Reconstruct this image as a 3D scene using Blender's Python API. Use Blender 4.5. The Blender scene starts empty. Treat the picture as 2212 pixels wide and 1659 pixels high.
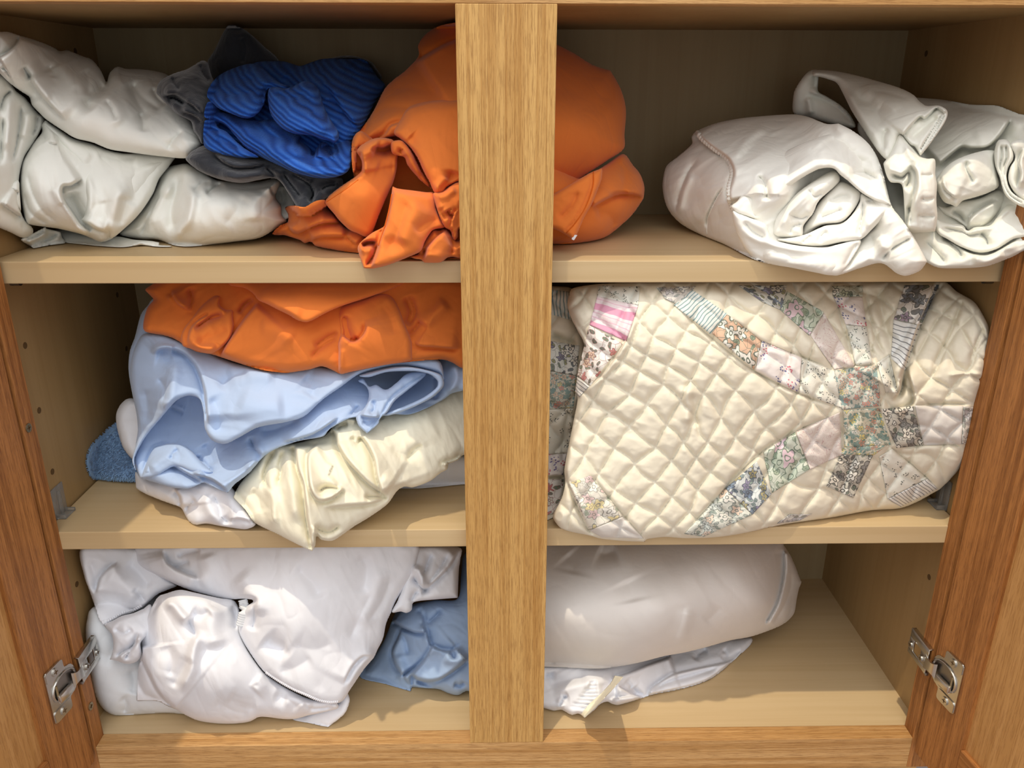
import bpy, bmesh, math, random
import numpy as np
from mathutils import Vector, Matrix
C = bpy.context.scene.collection
SC = bpy.context.scene
# ------------------------------------------------------------------ camera
CAM = np.array([-0.00703, -0.66188, 0.64422]); YAW, PITCH, ROLL, FPX = 0.0179, 0.35383, 0.00204, 1743.88
FW = np.array([math.sin(YAW)*math.cos(PITCH), math.cos(YAW)*math.cos(PITCH), -math.sin(PITCH)])
RT0 = np.array([math.cos(YAW), -math.sin(YAW), 0.0]); UP0 = np.cross(RT0, FW)
RT = math.cos(ROLL)*RT0 + math.sin(ROLL)*UP0; UP = -math.sin(ROLL)*RT0 + math.cos(ROLL)*UP0
cd = bpy.data.cameras.new('camera'); cam = bpy.data.objects.new('camera', cd); C.objects.link(cam)
cd.sensor_fit = 'HORIZONTAL'; cd.sensor_width = 36.0; cd.lens = FPX/2212*36.0; cd.clip_start = 0.02
cam.matrix_world = Matrix(((RT[0], UP[0], -FW[0], CAM[0]), (RT[1], UP[1], -FW[1], CAM[1]), (RT[2], UP[2], -FW[2], CAM[2]), (0, 0, 0, 1)))
SC.camera = cam
# ------------------------------------------------------------------ cabinet dimensions (metres)
H = 0.7017; XL, XR = -0.4263, 0.4284; FT = 0.0186; DEP = 0.2928; WL, WR = -0.4417, 0.4432
S1T, S1B, S1F = 0.5034, 0.4843, 0.0238       # upper shelf: top, bottom, front
S2T, S2B, S2F = 0.2445, 0.2255, 0.0177       # lower shelf
HS = 0.0381                                   # half width of the centre stile
def rays(P):
    P = np.asarray(P, float)
    return FW[None, :] + RT[None, :]*((P[:, 0:1]-1106.0)/FPX) - UP[None, :]*((P[:, 1:2]-829.5)/FPX)
def at(P, y):                                 # where the sight line of a measured point meets the depth y
    d = rays(P); t = (np.asarray(y)-CAM[1])/d[:, 1]
    return CAM[None, :] + d*t[:, None]
# ------------------------------------------------------------------ object helpers
def tag(o, label=None, cat=None, group=None, kind=None):
    if label: o['label'] = label
    if cat: o['category'] = cat
    if group: o['group'] = group
    if kind: o['kind'] = kind
    return o
def empty(name, loc=(0, 0, 0)):
    o = bpy.data.objects.new(name, None); C.objects.link(o); o.location = loc; o.empty_display_size = .02; return o
def link(name, me, mats, parent=None):
    o = bpy.data.objects.new(name, me); C.objects.link(o)
    for m in (mats if isinstance(mats, (list, tuple)) else [mats]): me.materials.append(m)
    if parent is not None:
        o.parent = parent; o.matrix_parent_inverse = Matrix.Translation(-Vector(parent.location)) if parent.parent is None else Matrix.Identity(4)
    return o
def mesh_np(name, V, F, smooth=True, uv=None):
    me = bpy.data.meshes.new(name); V = np.asarray(V, np.float32)
    if isinstance(F, np.ndarray):
        n = len(F); me.vertices.add(len(V)); me.vertices.foreach_set('co', V.ravel()); me.loops.add(4*n); me.loops.foreach_set('vertex_index', F.astype(np.int32).ravel())
        me.polygons.add(n); me.polygons.foreach_set('loop_start', (np.arange(n)*4).astype(np.int32)); me.update(calc_edges=True)
        bad = me.validate()
    else: me.from_pydata([tuple(map(float, v)) for v in V], [], [tuple(f) for f in F])
    if smooth: me.polygons.foreach_set('use_smooth', [True]*len(me.polygons))
    if uv is not None:
        l = me.uv_layers.new(name='UVMap'); vi = np.empty(len(me.loops), np.int32); me.loops.foreach_get('vertex_index', vi)
        l.data.foreach_set('uv', np.asarray(uv)[vi].astype(np.float32).ravel())
    me.update(); return me
def box_bm(bm, lo, hi, bev=0.0):
    r = bmesh.ops.create_cube(bm, size=1.0)
    for v in r['verts']:
        v.co = Vector([(lo[i]+hi[i])/2 + v.co[i]*(hi[i]-lo[i]) for i in range(3)])
    if bev > 0:
        es = {e for v in r['verts'] for e in v.link_edges}
        bmesh.ops.bevel(bm, geom=list(es), offset=bev, segments=2, affect='EDGES', profile=.5)
def from_bm(name, bm, mats, parent=None, smooth=False, M=None):
    if M is not None: bmesh.ops.transform(bm, matrix=M, verts=bm.verts)
    bmesh.ops.recalc_face_normals(bm, faces=bm.faces)
    me = bpy.data.meshes.new(name); bm.to_mesh(me); bm.free()
    if smooth:
        me.polygons.foreach_set('use_smooth', [True]*len(me.polygons)); me.set_sharp_from_angle(angle=math.radians(35))
    return link(name, me, mats, parent)
def box(name, lo, hi, mat, parent=None, bev=.0008, M=None):
    bm = bmesh.new(); box_bm(bm, lo, hi, bev); return from_bm(name, bm, mat, parent, M=M)
# ------------------------------------------------------------------ materials
def newmat(name):
    m = bpy.data.materials.new(name); m.use_nodes = True
    nt = m.node_tree; b = nt.nodes['Principled BSDF']; return m, nt, b
def N(nt, typ, **kw):
    n = nt.nodes.new(typ)
    for k, v in kw.items():
        if k in n.inputs: n.inputs[k].default_value = v
        else: setattr(n, k, v)
    return n
def ramp(nt, stops, interp='LINEAR'):
    r = nt.nodes.new('ShaderNodeValToRGB'); cr = r.color_ramp; cr.interpolation = interp
    while len(cr.elements) > 1: cr.elements.remove(cr.elements[-1])
    cr.elements[0].position = stops[0][0]; cr.elements[0].color = (*stops[0][1], 1)
    for p, c in stops[1:]:
        e = cr.elements.new(p); e.color = (*c, 1)
    return r
def srgb(r, g, b):
    f = lambda c: (c/255/12.92) if c/255 <= .04045 else ((c/255+.055)/1.055)**2.4
    return (f(r), f(g), f(b))
def mixc(nt, a, b, fac, mode='MIX'):
    m = nt.nodes.new('ShaderNodeMix'); m.data_type = 'RGBA'; m.blend_type = mode
    for s, v in ((0, fac), (6, a), (7, b)):
        if isinstance(v, (int, float)): m.inputs[s].default_value = v
        elif isinstance(v, tuple): m.inputs[s].default_value = (*v, 1)
        else: nt.links.new(v, m.inputs[s])
    return m.outputs[2]
def math_(nt, op, a, b=None):
    n = nt.nodes.new('ShaderNodeMath'); n.operation = op
    for i, v in enumerate((a, b)):
        if v is None: continue
        if isinstance(v, (int, float)): n.inputs[i].default_value = v
        else: nt.links.new(v, n.inputs[i])
    return n.outputs[0]
def wood(name, light, dark, pore, axis, grain=1.0, rough=.5, pores=True, spec=.3):
    """grain running along `axis` (0,1,2) in object space"""
    m, nt, b = newmat(name); tc = N(nt, 'ShaderNodeTexCoord')
    def mp(across, along):
        s = [across]*3; s[axis] = along
        k = N(nt, 'ShaderNodeMapping'); k.inputs['Scale'].default_value = s; nt.links.new(tc.outputs['Object'], k.inputs[0]); return k.outputs[0]
    n1 = N(nt, 'ShaderNodeTexNoise', Scale=1.0, Detail=5.0, Roughness=.6, Distortion=.6); nt.links.new(mp(230*grain, 2.4), n1.inputs['Vector'])
    n2 = N(nt, 'ShaderNodeTexNoise', Scale=1.0, Detail=2.0); nt.links.new(mp(14, 1.1), n2.inputs['Vector'])
    r1 = ramp(nt, [(.36, dark), (.58, light)]); nt.links.new(n1.outputs[0], r1.inputs[0])
    r2 = ramp(nt, [(.3, (.80, .74, .66)), (.7, (1.0, 1.0, 1.0))]); nt.links.new(n2.outputs[0], r2.inputs[0])
    col = mixc(nt, r1.outputs[0], r2.outputs[0], .75, 'MULTIPLY')
    if pores:
        n3 = N(nt, 'ShaderNodeTexNoise', Scale=1.0, Detail=3.0, Roughness=.7); nt.links.new(mp(1150*grain, 44), n3.inputs['Vector'])
        r3 = ramp(nt, [(.50, (0, 0, 0)), (.60, (1, 1, 1))]); nt.links.new(n3.outputs[0], r3.inputs[0])
        col = mixc(nt, col, pore, math_(nt, 'MULTIPLY', r3.outputs[0], .48))
        bp = N(nt, 'ShaderNodeBump', Strength=.35, Distance=.0004); nt.links.new(r3.outputs[0], bp.inputs['Height']); bp.invert = True
        nt.links.new(bp.outputs[0], b.inputs['Normal'])
    nt.links.new(col, b.inputs['Base Color']); b.inputs['Roughness'].default_value = rough
    b.inputs['Specular IOR Level'].default_value = spec
    return m
def cloth(name, col, weave=1500.0, bump=.12, rough=.9, sheen=.06, mottled=.05, coarse=0.0, spec=.06, crinkle=.22):
    m, nt, b = newmat(name); tc = N(nt, 'ShaderNodeTexCoord')
    n1 = N(nt, 'ShaderNodeTexNoise', Scale=18.0, Detail=3.0); nt.links.new(tc.outputs['Object'], n1.inputs['Vector'])
    r = ramp(nt, [(.3, tuple(c*(1-mottled) for c in col)), (.7, tuple(min(1, c*(1+mottled*.5)) for c in col))]); nt.links.new(n1.outputs[0], r.inputs[0])
    nt.links.new(r.outputs[0], b.inputs['Base Color'])
    n2 = N(nt, 'ShaderNodeTexNoise', Scale=weave, Detail=1.0); nt.links.new(tc.outputs['Object'], n2.inputs['Vector'])
    h = n2.outputs[0]
    n3 = N(nt, 'ShaderNodeTexNoise', Scale=70.0, Detail=4.0, Distortion=1.0); nt.links.new(tc.outputs['Object'], n3.inputs['Vector'])
    h = math_(nt, 'ADD', math_(nt, 'MULTIPLY', h, .12), math_(nt, 'MULTIPLY', n3.outputs[0], 1.0+coarse))
    bp = N(nt, 'ShaderNodeBump', Strength=bump, Distance=.002); nt.links.new(h, bp.inputs['Height'])
    mp = N(nt, 'ShaderNodeMapping'); mp.inputs['Scale'].default_value = (1.0, 1.0, .55); mp.inputs['Rotation'].default_value = (.3, .5, .2); nt.links.new(tc.outputs['Object'], mp.inputs[0])
    n4 = N(nt, 'ShaderNodeTexNoise', Scale=22.0, Detail=2.2, Roughness=.5, Distortion=1.1); nt.links.new(mp.outputs[0], n4.inputs['Vector'])
    rg = math_(nt, 'ABSOLUTE', math_(nt, 'SUBTRACT', n4.outputs[0], .5))
    b2 = N(nt, 'ShaderNodeBump', Strength=crinkle, Distance=.012); nt.links.new(rg, b2.inputs['Height']); nt.links.new(bp.outputs[0], b2.inputs['Normal']); nt.links.new(b2.outputs[0], b.inputs['Normal'])
    b.inputs['Roughness'].default_value = rough; b.inputs['Specular IOR Level'].default_value = spec
    b.inputs['Sheen Weight'].default_value = sheen; b.inputs['Sheen Roughness'].default_value = .5
    return m
def plain(name, col, rough=.5, metal=0.0, spec=.5, **kw):
    m, nt, b = newmat(name); tc = N(nt, 'ShaderNodeTexCoord')
    n1 = N(nt, 'ShaderNodeTexNoise', Scale=60.0, Detail=3.0); nt.links.new(tc.outputs['Object'], n1.inputs['Vector'])
    r = ramp(nt, [(.3, tuple(c*.92 for c in col)), (.7, col)]); nt.links.new(n1.outputs[0], r.inputs[0]); nt.links.new(r.outputs[0], b.inputs['Base Color'])
    b.inputs['Roughness'].default_value = rough; b.inputs['Metallic'].default_value = metal; b.inputs['Specular IOR Level'].default_value = spec
    for k, v in kw.items(): b.inputs[k].default_value = v
    return m
# ------------------------------------------------------------------ cloth sculpting
def parse(s, zx=0.0, zy=0.0, f=1.0):
    P = []; K = []
    for w in s.split():
        k = w.endswith('*'); w = w.rstrip('*'); a, b_ = w.split(',')
        P.append((zx+float(a)/f, zy+float(b_)/f)); K.append(k)
    return np.array(P), K
class Zm:                                     # reads coordinates measured in an enlarged crop
    def __init__(s, x, y, f): s.x, s.y, s.f = x, y, f
    def __call__(s, t): return parse(t, s.x, s.y, s.f)
Z0 = Zm(0, 0, 1)
def smooth_curve(P, K, closed, n=6):
    m = len(P); T = np.zeros_like(P)
    for i in range(m):
        if K[i]: continue
        if closed: T[i] = .5*(P[(i+1) % m]-P[i-1])
        elif 0 < i < m-1: T[i] = .5*(P[i+1]-P[i-1])
        elif i == 0: T[i] = .5*(P[1]-P[0])
        else: T[i] = .5*(P[-1]-P[-2])
    out = []
    for i in range(m if closed else m-1):
        j = (i+1) % m; L = np.linalg.norm(P[j]-P[i])+1e-9
        t0 = T[i]; t1 = T[j]
        for t in (t0, t1):
            l = np.linalg.norm(t)
            if l > L: t *= L/l if False else 1.0
        t0 = t0*min(1, L/(np.linalg.norm(t0)+1e-9)); t1 = t1*min(1, L/(np.linalg.norm(t1)+1e-9))
        for k in range(n):
            u = k/n; h1 = 2*u**3-3*u**2+1; h2 = u**3-2*u**2+u; h3 = -2*u**3+3*u**2; h4 = u**3-u**2
            out.append(h1*P[i]+h2*t0+h3*P[j]+h4*t1)
    if not closed: out.append(P[-1])
    return np.array(out)
def seg_dist(Q, A, B):
    """distance from points Q to the polyline segments A->B; returns dist, nearest point, sign, u(0..1 along)"""
    n = len(Q); best = np.full(n, 1e18); near = np.zeros((n, 2)); sg = np.zeros(n); uu = np.zeros(n)
    L = np.linalg.norm(B-A, axis=1); cum = np.concatenate([[0], np.cumsum(L)]); tot = cum[-1]+1e-9
    for i in range(len(A)):
        d = B[i]-A[i]; l2 = d@d+1e-12; w = Q-A[i]; t = np.clip((w@d)/l2, 0, 1); p = A[i]+t[:, None]*d
        e = ((Q-p)**2).sum(1); k = e < best-1e-9
        best[k] = e[k]; near[k] = p[k]; sg[k] = np.sign(d[0]*w[k, 1]-d[1]*w[k, 0]); uu[k] = (cum[i]+t[k]*L[i])/tot
    return np.sqrt(best), near, sg, uu
def inside(Q, P):
    x, y = Q[:, 0], Q[:, 1]; r = np.zeros(len(Q), bool); j = len(P)-1
    for i in range(len(P)):
        xi, yi = P[i]; xj, yj = P[j]
        c = ((yi > y) != (yj > y)) & (x < (xj-xi)*(y-yi)/(yj-yi+1e-12)+xi); r ^= c; j = i
    return r
def vnoise(x, y, seed=0):
    xi = np.floor(x).astype(np.int64); yi = np.floor(y).astype(np.int64); fx = x-xi; fy = y-yi
    fx = fx*fx*fx*(fx*(fx*6-15)+10); fy = fy*fy*fy*(fy*(fy*6-15)+10)
    def h(a, b):
        n = (a*374761393+b*668265263+seed*1442695041) & 0xffffffff; n = ((n ^ (n >> 13))*1274126177) & 0xffffffff
        return ((n ^ (n >> 16)) & 0xffff)/65535.0*2-1
    return (h(xi, yi)*(1-fx)+h(xi+1, yi)*fx)*(1-fy)+(h(xi, yi+1)*(1-fx)+h(xi+1, yi+1)*fx)*fy
def sstep(x): x = np.clip(x, 0, 1); return x*x*(3-2*x)
def S(kind, pk, w, h, tp=.2):                 # a fold mark: ridge r, valley v, lip s (walk right: lower side raised)
    return (kind, smooth_curve(pk[0], pk[1], False, 5), w, h/1000.0, tp)
TS, CR, SK, NK = .7, .7, 1.35, .85
class Lobe:
    def __init__(s, pk, y0=.1, T=.03, R=40, ctl=None, st=(), nz=(.0015, 45, 0, 1), seed=1, step=3.0, back=.05, con=.12, zs=None, zf=None, zmax=None, quilt=None, pw=.5):
        s.out = smooth_curve(pk[0], pk[1], True, 6); s.y0, s.T, s.R, s.st, s.nz, s.seed, s.step, s.back, s.con = y0, T, R, st, nz, seed, step, back, con
        s.zs, s.zf, s.zmax, s.quilt, s.pw = zs, zf, zmax, quilt, pw
        s.tps = None; s.buf = None
        if ctl is not None:
            c = np.array(ctl, float); X = c[:, :2]/100; n = len(X); D = np.linalg.norm(X[:, None]-X[None], axis=2)
            K = np.where(D > 0, D*D*np.log(D+1e-12), 0)+np.eye(n)*.05; Pm = np.hstack([np.ones((n, 1)), X])
            A = np.block([[K, Pm], [Pm.T, np.zeros((3, 3))]]); s.tps = (X, np.linalg.solve(A, np.concatenate([c[:, 2], np.zeros(3)])))
    def base(s, Q):
        if s.tps is None: return np.full(len(Q), s.y0)
        X, w = s.tps; q = Q/100; D = np.linalg.norm(q[:, None]-X[None], axis=2)
        return np.where(D > 0, D*D*np.log(D+1e-12), 0)@w[:len(X)] + w[len(X)] + q@w[len(X)+1:]
    def depth(s, Q, d=None):
        Q = np.asarray(Q, float)
        if d is None:
            d, _, _, _ = seg_dist(Q, s.out, np.roll(s.out, -1, 0)); d = np.where(inside(Q, s.out), d, 0)
        t = np.clip(d/s.R, 0, 1); dome = (1-(1-t)**2)**s.pw
        y = s.base(Q)-TS*s.T*dome
        edge = sstep(d/10.0)
        for kind, P, w, h, tp in s.st:
            R_ = 11*w if kind == 's' else 4*w
            m = np.where((Q[:, 0] > P[:, 0].min()-R_) & (Q[:, 0] < P[:, 0].max()+R_) & (Q[:, 1] > P[:, 1].min()-R_) & (Q[:, 1] < P[:, 1].max()+R_))[0]
            if not len(m): continue
            dd, _, sg, u = seg_dist(Q[m], P[:-1], P[1:])
            tap = sstep(u/tp)*sstep((1-u)/tp) if tp > 0 else 1.0
            if kind == 'r': v = -h*np.exp(-(dd/w)**2)
            elif kind == 'v': v = h*(.75*np.exp(-(dd/w)**1.4)+(.45*np.exp(-dd/2.6) if w < 11 else .03*np.exp(-dd/3)))
            else:
                sd = dd*sg; up = 1/(1+np.exp(-np.clip(sd/1.2, -30, 30)))
                rr = np.clip(np.maximum(sd, 0)/min(9, .5*w), 0, 1); v = -h*up*np.exp(-np.maximum(sd, 0)/(1.8*w))*(.35+.65*np.sqrt(1-(1-rr)**2))*1.25 + (1-up)*(.3*h*np.exp(-np.maximum(-sd, 0)/(.6*w))+min(.9*h, .010)*np.exp(-np.maximum(-sd, 0)/4.0))
            y[m] += SK*v*tap*(edge[m] if kind != 's' else sstep(d[m]/5.0))
        if s.nz:
            a, sc, ang, an = s.nz; an = 1+(an-1)*1.7; c_, s_ = math.cos(math.radians(ang)), math.sin(math.radians(ang))
            u = (Q[:, 0]*c_+Q[:, 1]*s_)/sc/an; v = (-Q[:, 0]*s_+Q[:, 1]*c_)/sc
            wx = vnoise(u*.7, v*.7, s.seed+9)*.6
            n = vnoise(u+wx, v+wx, s.seed)+.5*vnoise(u*2.1, v*2.1, s.seed+1)+.28*vnoise(u*4.3, v*4.3, s.seed+2)
            rd = 1-np.abs(vnoise(u*1.3+wx, v*1.3-wx, s.seed+5)); n2 = (rd**6)
            n3 = np.abs(vnoise(u*.9+3.1, v*1.5+wx, s.seed+21))+.5*np.abs(vnoise(u*2.3+wx, v*2.6, s.seed+22))
            y += NK*a*(.7*n+.35*n2+CR*(n3-.4))*sstep(d/14.0)
        if s.quilt is not None: y += s.quilt(Q, d)
        return s.limit(Q, y)
    def limit(s, Q, y, gap=0.0):
        """slide along the line of sight until clear of shelves, walls, stile and of things already lying behind"""
        r = rays(Q); y = np.where(np.isfinite(y), y, .1)
        def hit(ax, v):
            rr = np.where(np.abs(r[:, ax]) < 1e-7, 1e-7, r[:, ax]); t = (v-CAM[ax])/rr; return np.where(t > 0, CAM[1]+r[:, 1]*t, 99.0)
        y = np.minimum(y, DEP-.010)
        if s.buf is not None: y = np.minimum(y, bufread(s.buf, Q)-.0018)
        if s.zs is not None:
            yh = hit(2, s.zs+.0012); y = np.where(yh > s.zf-.0015, np.minimum(y, yh), y)
            zz = CAM[2]+r[:, 2]*((s.zf-CAM[1])/r[:, 1]); y = np.where((zz < s.zs+.0012) & (zz > s.zs-.028), np.minimum(y, s.zf-.0015), y)
        for wx_ in (WL+.003, WR-.003):
            yh = hit(0, wx_); y = np.where(yh < 50, np.minimum(y, np.maximum(yh, FT+.003)), y)
        if s.zmax is not None:
            yh = hit(2, s.zmax); y = np.where((r[:, 2] > 0) & (yh > .0), np.minimum(y, yh), y)
            y = np.where((r[:, 2] < 0) & (yh > .02) & (yh < 50), np.maximum(y, np.minimum(yh, DEP-.02)), y)
        for _ in range(2):
            t2 = (y-CAM[1])/r[:, 1]; x = CAM[0]+r[:, 0]*t2
            lim = FT+.002-1.4*np.maximum(0, np.abs(x)-HS-.001); y = np.maximum(y, np.maximum(lim, -.05))
        return y
    def build(s):
        st = s.step; lo = s.out.min(0)-st; hi = s.out.max(0)+st
        nx = int((hi[0]-lo[0])/st)+2; ny = int((hi[1]-lo[1])/st)+2
        gx, gy = np.meshgrid(lo[0]+np.arange(nx)*st, lo[1]+np.arange(ny)*st); Q = np.stack([gx.ravel(), gy.ravel()], 1)
        ins = inside(Q, s.out); d, near, _, _ = seg_dist(Q, s.out, np.roll(s.out, -1, 0))
        I = np.arange(nx*ny).reshape(ny, nx); q = np.stack([I[:-1, :-1], I[:-1, 1:], I[1:, 1:], I[1:, :-1]], -1).reshape(-1, 4)
        cnt = ins[q].sum(1); use = (cnt >= 2) | ((cnt == 1) & (np.where(ins[q], d[q], 0).max(1) > .35*st)); q = q[use]
        Q = np.where(ins[:, None], Q, near); d = np.where(ins, d, 0)
        ids = np.unique(q); mp = -np.ones(nx*ny, int); mp[ids] = np.arange(len(ids)); q = mp[q]; Q = Q[ids]; d = d[ids]
        y = s.depth(Q, d); V = at(Q, y)
        E = np.concatenate([q[:, [0, 1]], q[:, [1, 2]], q[:, [2, 3]], q[:, [3, 0]]]); key = np.minimum(E[:, 0], E[:, 1])*10**7+np.maximum(E[:, 0], E[:, 1])
        uq, ix, ct = np.unique(key, return_index=True, return_counts=True); bv = np.unique(E[ix[ct == 1]])
        # the far side: a rounded back of its own thickness, sharing the outline
        isb = np.zeros(len(Q), bool); isb[bv] = True
        t = np.clip(d/max(s.R, 30), 0, 1); yb = s.base(Q)+s.back*np.sqrt(1-(1-t)**2)
        yb = np.maximum(yb, y+.001); yb = s.limit(Q, yb); yb = np.maximum(yb, y+.0004); Vb = at(Q, yb)
        bi = np.where(isb, np.arange(len(Q)), 0); nb = np.cumsum(~isb)-1+len(Q); bi = np.where(isb, bi, nb)
        F = np.concatenate([q[:, ::-1], bi[q]]); s.splat = (Q, y)
        return np.vstack([V, Vb[~isb]]), F, np.vstack([Q, Q[~isb]])/1000.0
BUFC = 3.0; BUF = np.full((900, 620), 9.0)
def bufread(B, Q):
    u = np.clip((np.asarray(Q)[:, 0]+200)/BUFC-.5, 0, 897.9); v = np.clip((np.asarray(Q)[:, 1]+60)/BUFC-.5, 0, 617.9); i = u.astype(int); j = v.astype(int); a = u-i; b = v-j
    p = np.stack([B[i, j], B[i+1, j], B[i, j+1], B[i+1, j+1]]); w = np.stack([(1-a)*(1-b), a*(1-b), (1-a)*b, a*b])
    return np.where(p.max(0) > 1, p.min(0), (p*w).sum(0))
def bidx(Q):
    return np.clip(((np.asarray(Q)[:, 0]+200)/BUFC).astype(int), 0, 899), np.clip(((np.asarray(Q)[:, 1]+60)/BUFC).astype(int), 0, 619)
def cloth_obj(name, lobes, mat, parent=None, extra=None):
    global BUF
    VV = []; FF = []; UU = []; o = 0; pad = BUF.copy()
    for dx in (-2, -1, 0, 1, 2):
        for dy in (-2, -1, 0, 1, 2): pad = np.minimum(pad, np.roll(np.roll(BUF, dx, 0), dy, 1))
    sm = sum(np.roll(np.roll(pad, dx, 0), dy, 1) for dx in (-2, -1, 0, 1, 2) for dy in (-2, -1, 0, 1, 2))/25; pad = np.where(sm < 1, np.minimum(sm, pad+.004), pad)
    for L in lobes: L.buf = pad
    for L in lobes:
        V, F, uv = L.build(); VV.append(V); UU.append(uv); FF.append(np.asarray(F)+o); o += len(V)
    for L in lobes: np.minimum.at(BUF, bidx(L.splat[0]), L.splat[1])
    F = np.concatenate(FF); V = np.vstack(VV); U = np.vstack(UU)
    if extra is not None:
        V2, F2 = extra; F = np.concatenate([F, np.asarray(F2)+o]); V = np.vstack([V, V2]); U = np.vstack([U, np.zeros((len(V2), 2))])
    me = mesh_np(name, V, F, True, U); return link(name, me, mat, parent)
def front_y(lobes, Q):
    Q = np.asarray(Q, float); y = np.full(len(Q), 9.0)
    for L in lobes:
        i = inside(Q, L.out); yy = L.depth(Q)
        y = np.where(i, np.minimum(y, yy), y)
    miss = y > 8
    if miss.any(): y[miss] = lobes[0].depth(Q[miss])
    return y
def cord(name, lobes, pk, rad, mat, parent, off=0.0, n=140, wob=0.0, wf=40, flat=1.0):
    """a thin sewn band following a cloth's surface"""
    P = smooth_curve(pk[0], pk[1], False, 12); L = np.concatenate([[0], np.cumsum(np.linalg.norm(np.diff(P, axis=0), axis=1))])
    t = np.linspace(0, L[-1], n); P = np.stack([np.interp(t, L, P[:, 0]), np.interp(t, L, P[:, 1])], 1)
    y = front_y(lobes, P); k = np.ones(5)/5; ys = np.convolve(np.pad(y, 2, mode='edge'), k, 'valid'); A = at(P, np.minimum(y, ys)-off)
    V = []; F = []; m = 8
    for i in range(n):
        a = A[max(i-1, 0)]; b_ = A[min(i+1, n-1)]; tn = b_-a; tn /= np.linalg.norm(tn)+1e-12
        u = np.cross(tn, [0, 1, 0]); u /= np.linalg.norm(u)+1e-12; w = np.cross(u, tn)
        r = rad*(1+wob*math.sin(i/n*wf*2*math.pi)); 
        if i in (0, n-1): r *= .3
        for j in range(m):
            an = 2*math.pi*j/m; V.append(A[i]+u*math.cos(an)*r+w*math.sin(an)*r*flat)
    for i in range(n-1):
        for j in range(m): F.append((i*m+j, i*m+(j+1) % m, (i+1)*m+(j+1) % m, (i+1)*m+j))
    F.append(tuple(range(m))[::-1]); F.append(tuple((n-1)*m+j for j in range(m)))
    return link(name, mesh_np(name, V, F), mat, parent)
# ------------------------------------------------------------------ light: a high sun, the room's soft daylight and an added overhead fill
EXPO = -0.28
SC.view_settings.view_transform = 'Standard'; SC.view_settings.look = 'None'; SC.view_settings.gamma = 1; SC.view_settings.use_curve_mapping = False; SC.view_settings.exposure = EXPO
w = bpy.data.worlds.new('room_daylight'); SC.world = w; w.use_nodes = True; nt = w.node_tree
bg = nt.nodes['Background']; tc = N(nt, 'ShaderNodeTexCoord'); sx = N(nt, 'ShaderNodeSeparateXYZ'); nt.links.new(tc.outputs['Generated'], sx.inputs[0])
rm = ramp(nt, [(.0, (.30, .28, .26)), (.38, (.46, .45, .44)), (.5, (.78, .78, .78)), (.66, (1.12, 1.12, 1.12)), (1.0, (1.30, 1.32, 1.36))])
nt.links.new(math_(nt, 'ADD', math_(nt, 'MULTIPLY', sx.outputs[2], .5), .5), rm.inputs[0]); nt.links.new(rm.outputs[0], bg.inputs[0]); bg.inputs[1].default_value = 1.35
sd = bpy.data.lights.new('sun', 'SUN'); sun = bpy.data.objects.new('sun', sd); C.objects.link(sun); sd.energy = 2.1; sd.angle = math.radians(.9); sd.color = (1.0, .87, .66)
dr = Vector((.15, .235, -1.0)).normalized(); sun.rotation_euler = dr.to_track_quat('-Z', 'Y').to_euler(); sun.location = (-.3, -.3, 2.2)
# ------------------------------------------------------------------ woods and hardware
sk = bpy.data.lights.new('overhead_fill', 'AREA'); sko = bpy.data.objects.new('overhead_fill', sk); C.objects.link(sko); sk.shape = 'RECTANGLE'; sk.size = 1.3; sk.size_y = .9; sk.energy = 9; sk.color = (1.0, .985, .96)  # unseen area lamp, added so the light falls off down the stile
sko.location = (-.15, -.95, 1.75); sko.rotation_euler = (Vector((0, .1, .38))-Vector(sko.location)).to_track_quat('-Z', 'Y').to_euler()
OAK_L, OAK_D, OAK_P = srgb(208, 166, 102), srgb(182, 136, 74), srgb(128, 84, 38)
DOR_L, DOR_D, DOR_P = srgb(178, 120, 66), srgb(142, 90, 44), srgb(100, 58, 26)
M_OAKV = wood('oak_vertical', OAK_L, OAK_D, OAK_P, 2)
M_OAKH = wood('oak_horizontal', srgb(206, 164, 110), srgb(178, 132, 76), OAK_P, 0)
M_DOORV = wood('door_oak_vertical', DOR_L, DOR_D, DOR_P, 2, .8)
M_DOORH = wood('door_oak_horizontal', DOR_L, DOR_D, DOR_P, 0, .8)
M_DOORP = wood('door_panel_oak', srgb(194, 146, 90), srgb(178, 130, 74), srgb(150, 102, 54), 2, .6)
M_SHELF = wood('pale_maple_shelf', srgb(204, 180, 140), srgb(199, 174, 133), srgb(170, 142, 98), 0, .5, .45, False)
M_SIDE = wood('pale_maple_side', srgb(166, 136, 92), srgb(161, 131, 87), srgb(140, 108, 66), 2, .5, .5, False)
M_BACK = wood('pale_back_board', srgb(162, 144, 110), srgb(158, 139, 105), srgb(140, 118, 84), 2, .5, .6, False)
M_STEEL = plain('nickel_steel', (.62, .60, .56), .24, 1.0)
M_STEELD = plain('dark_steel', (.30, .28, .26), .35, 1.0)
M_BRASS = plain('brassed_screw', (.40, .33, .20), .4, 1.0)
M_HOLE = plain('recess_shade', srgb(92, 66, 30), .9)  # dark colour standing for the shade inside pin holes and screw slots
M_CLEAR, _nt, _b = newmat('clear_plastic')
_b.inputs['Base Color'].default_value = (.80, .78, .74, 1); _b.inputs['Transmission Weight'].default_value = .85; _b.inputs['Roughness'].default_value = .25; _b.inputs['IOR'].default_value = 1.35

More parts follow.
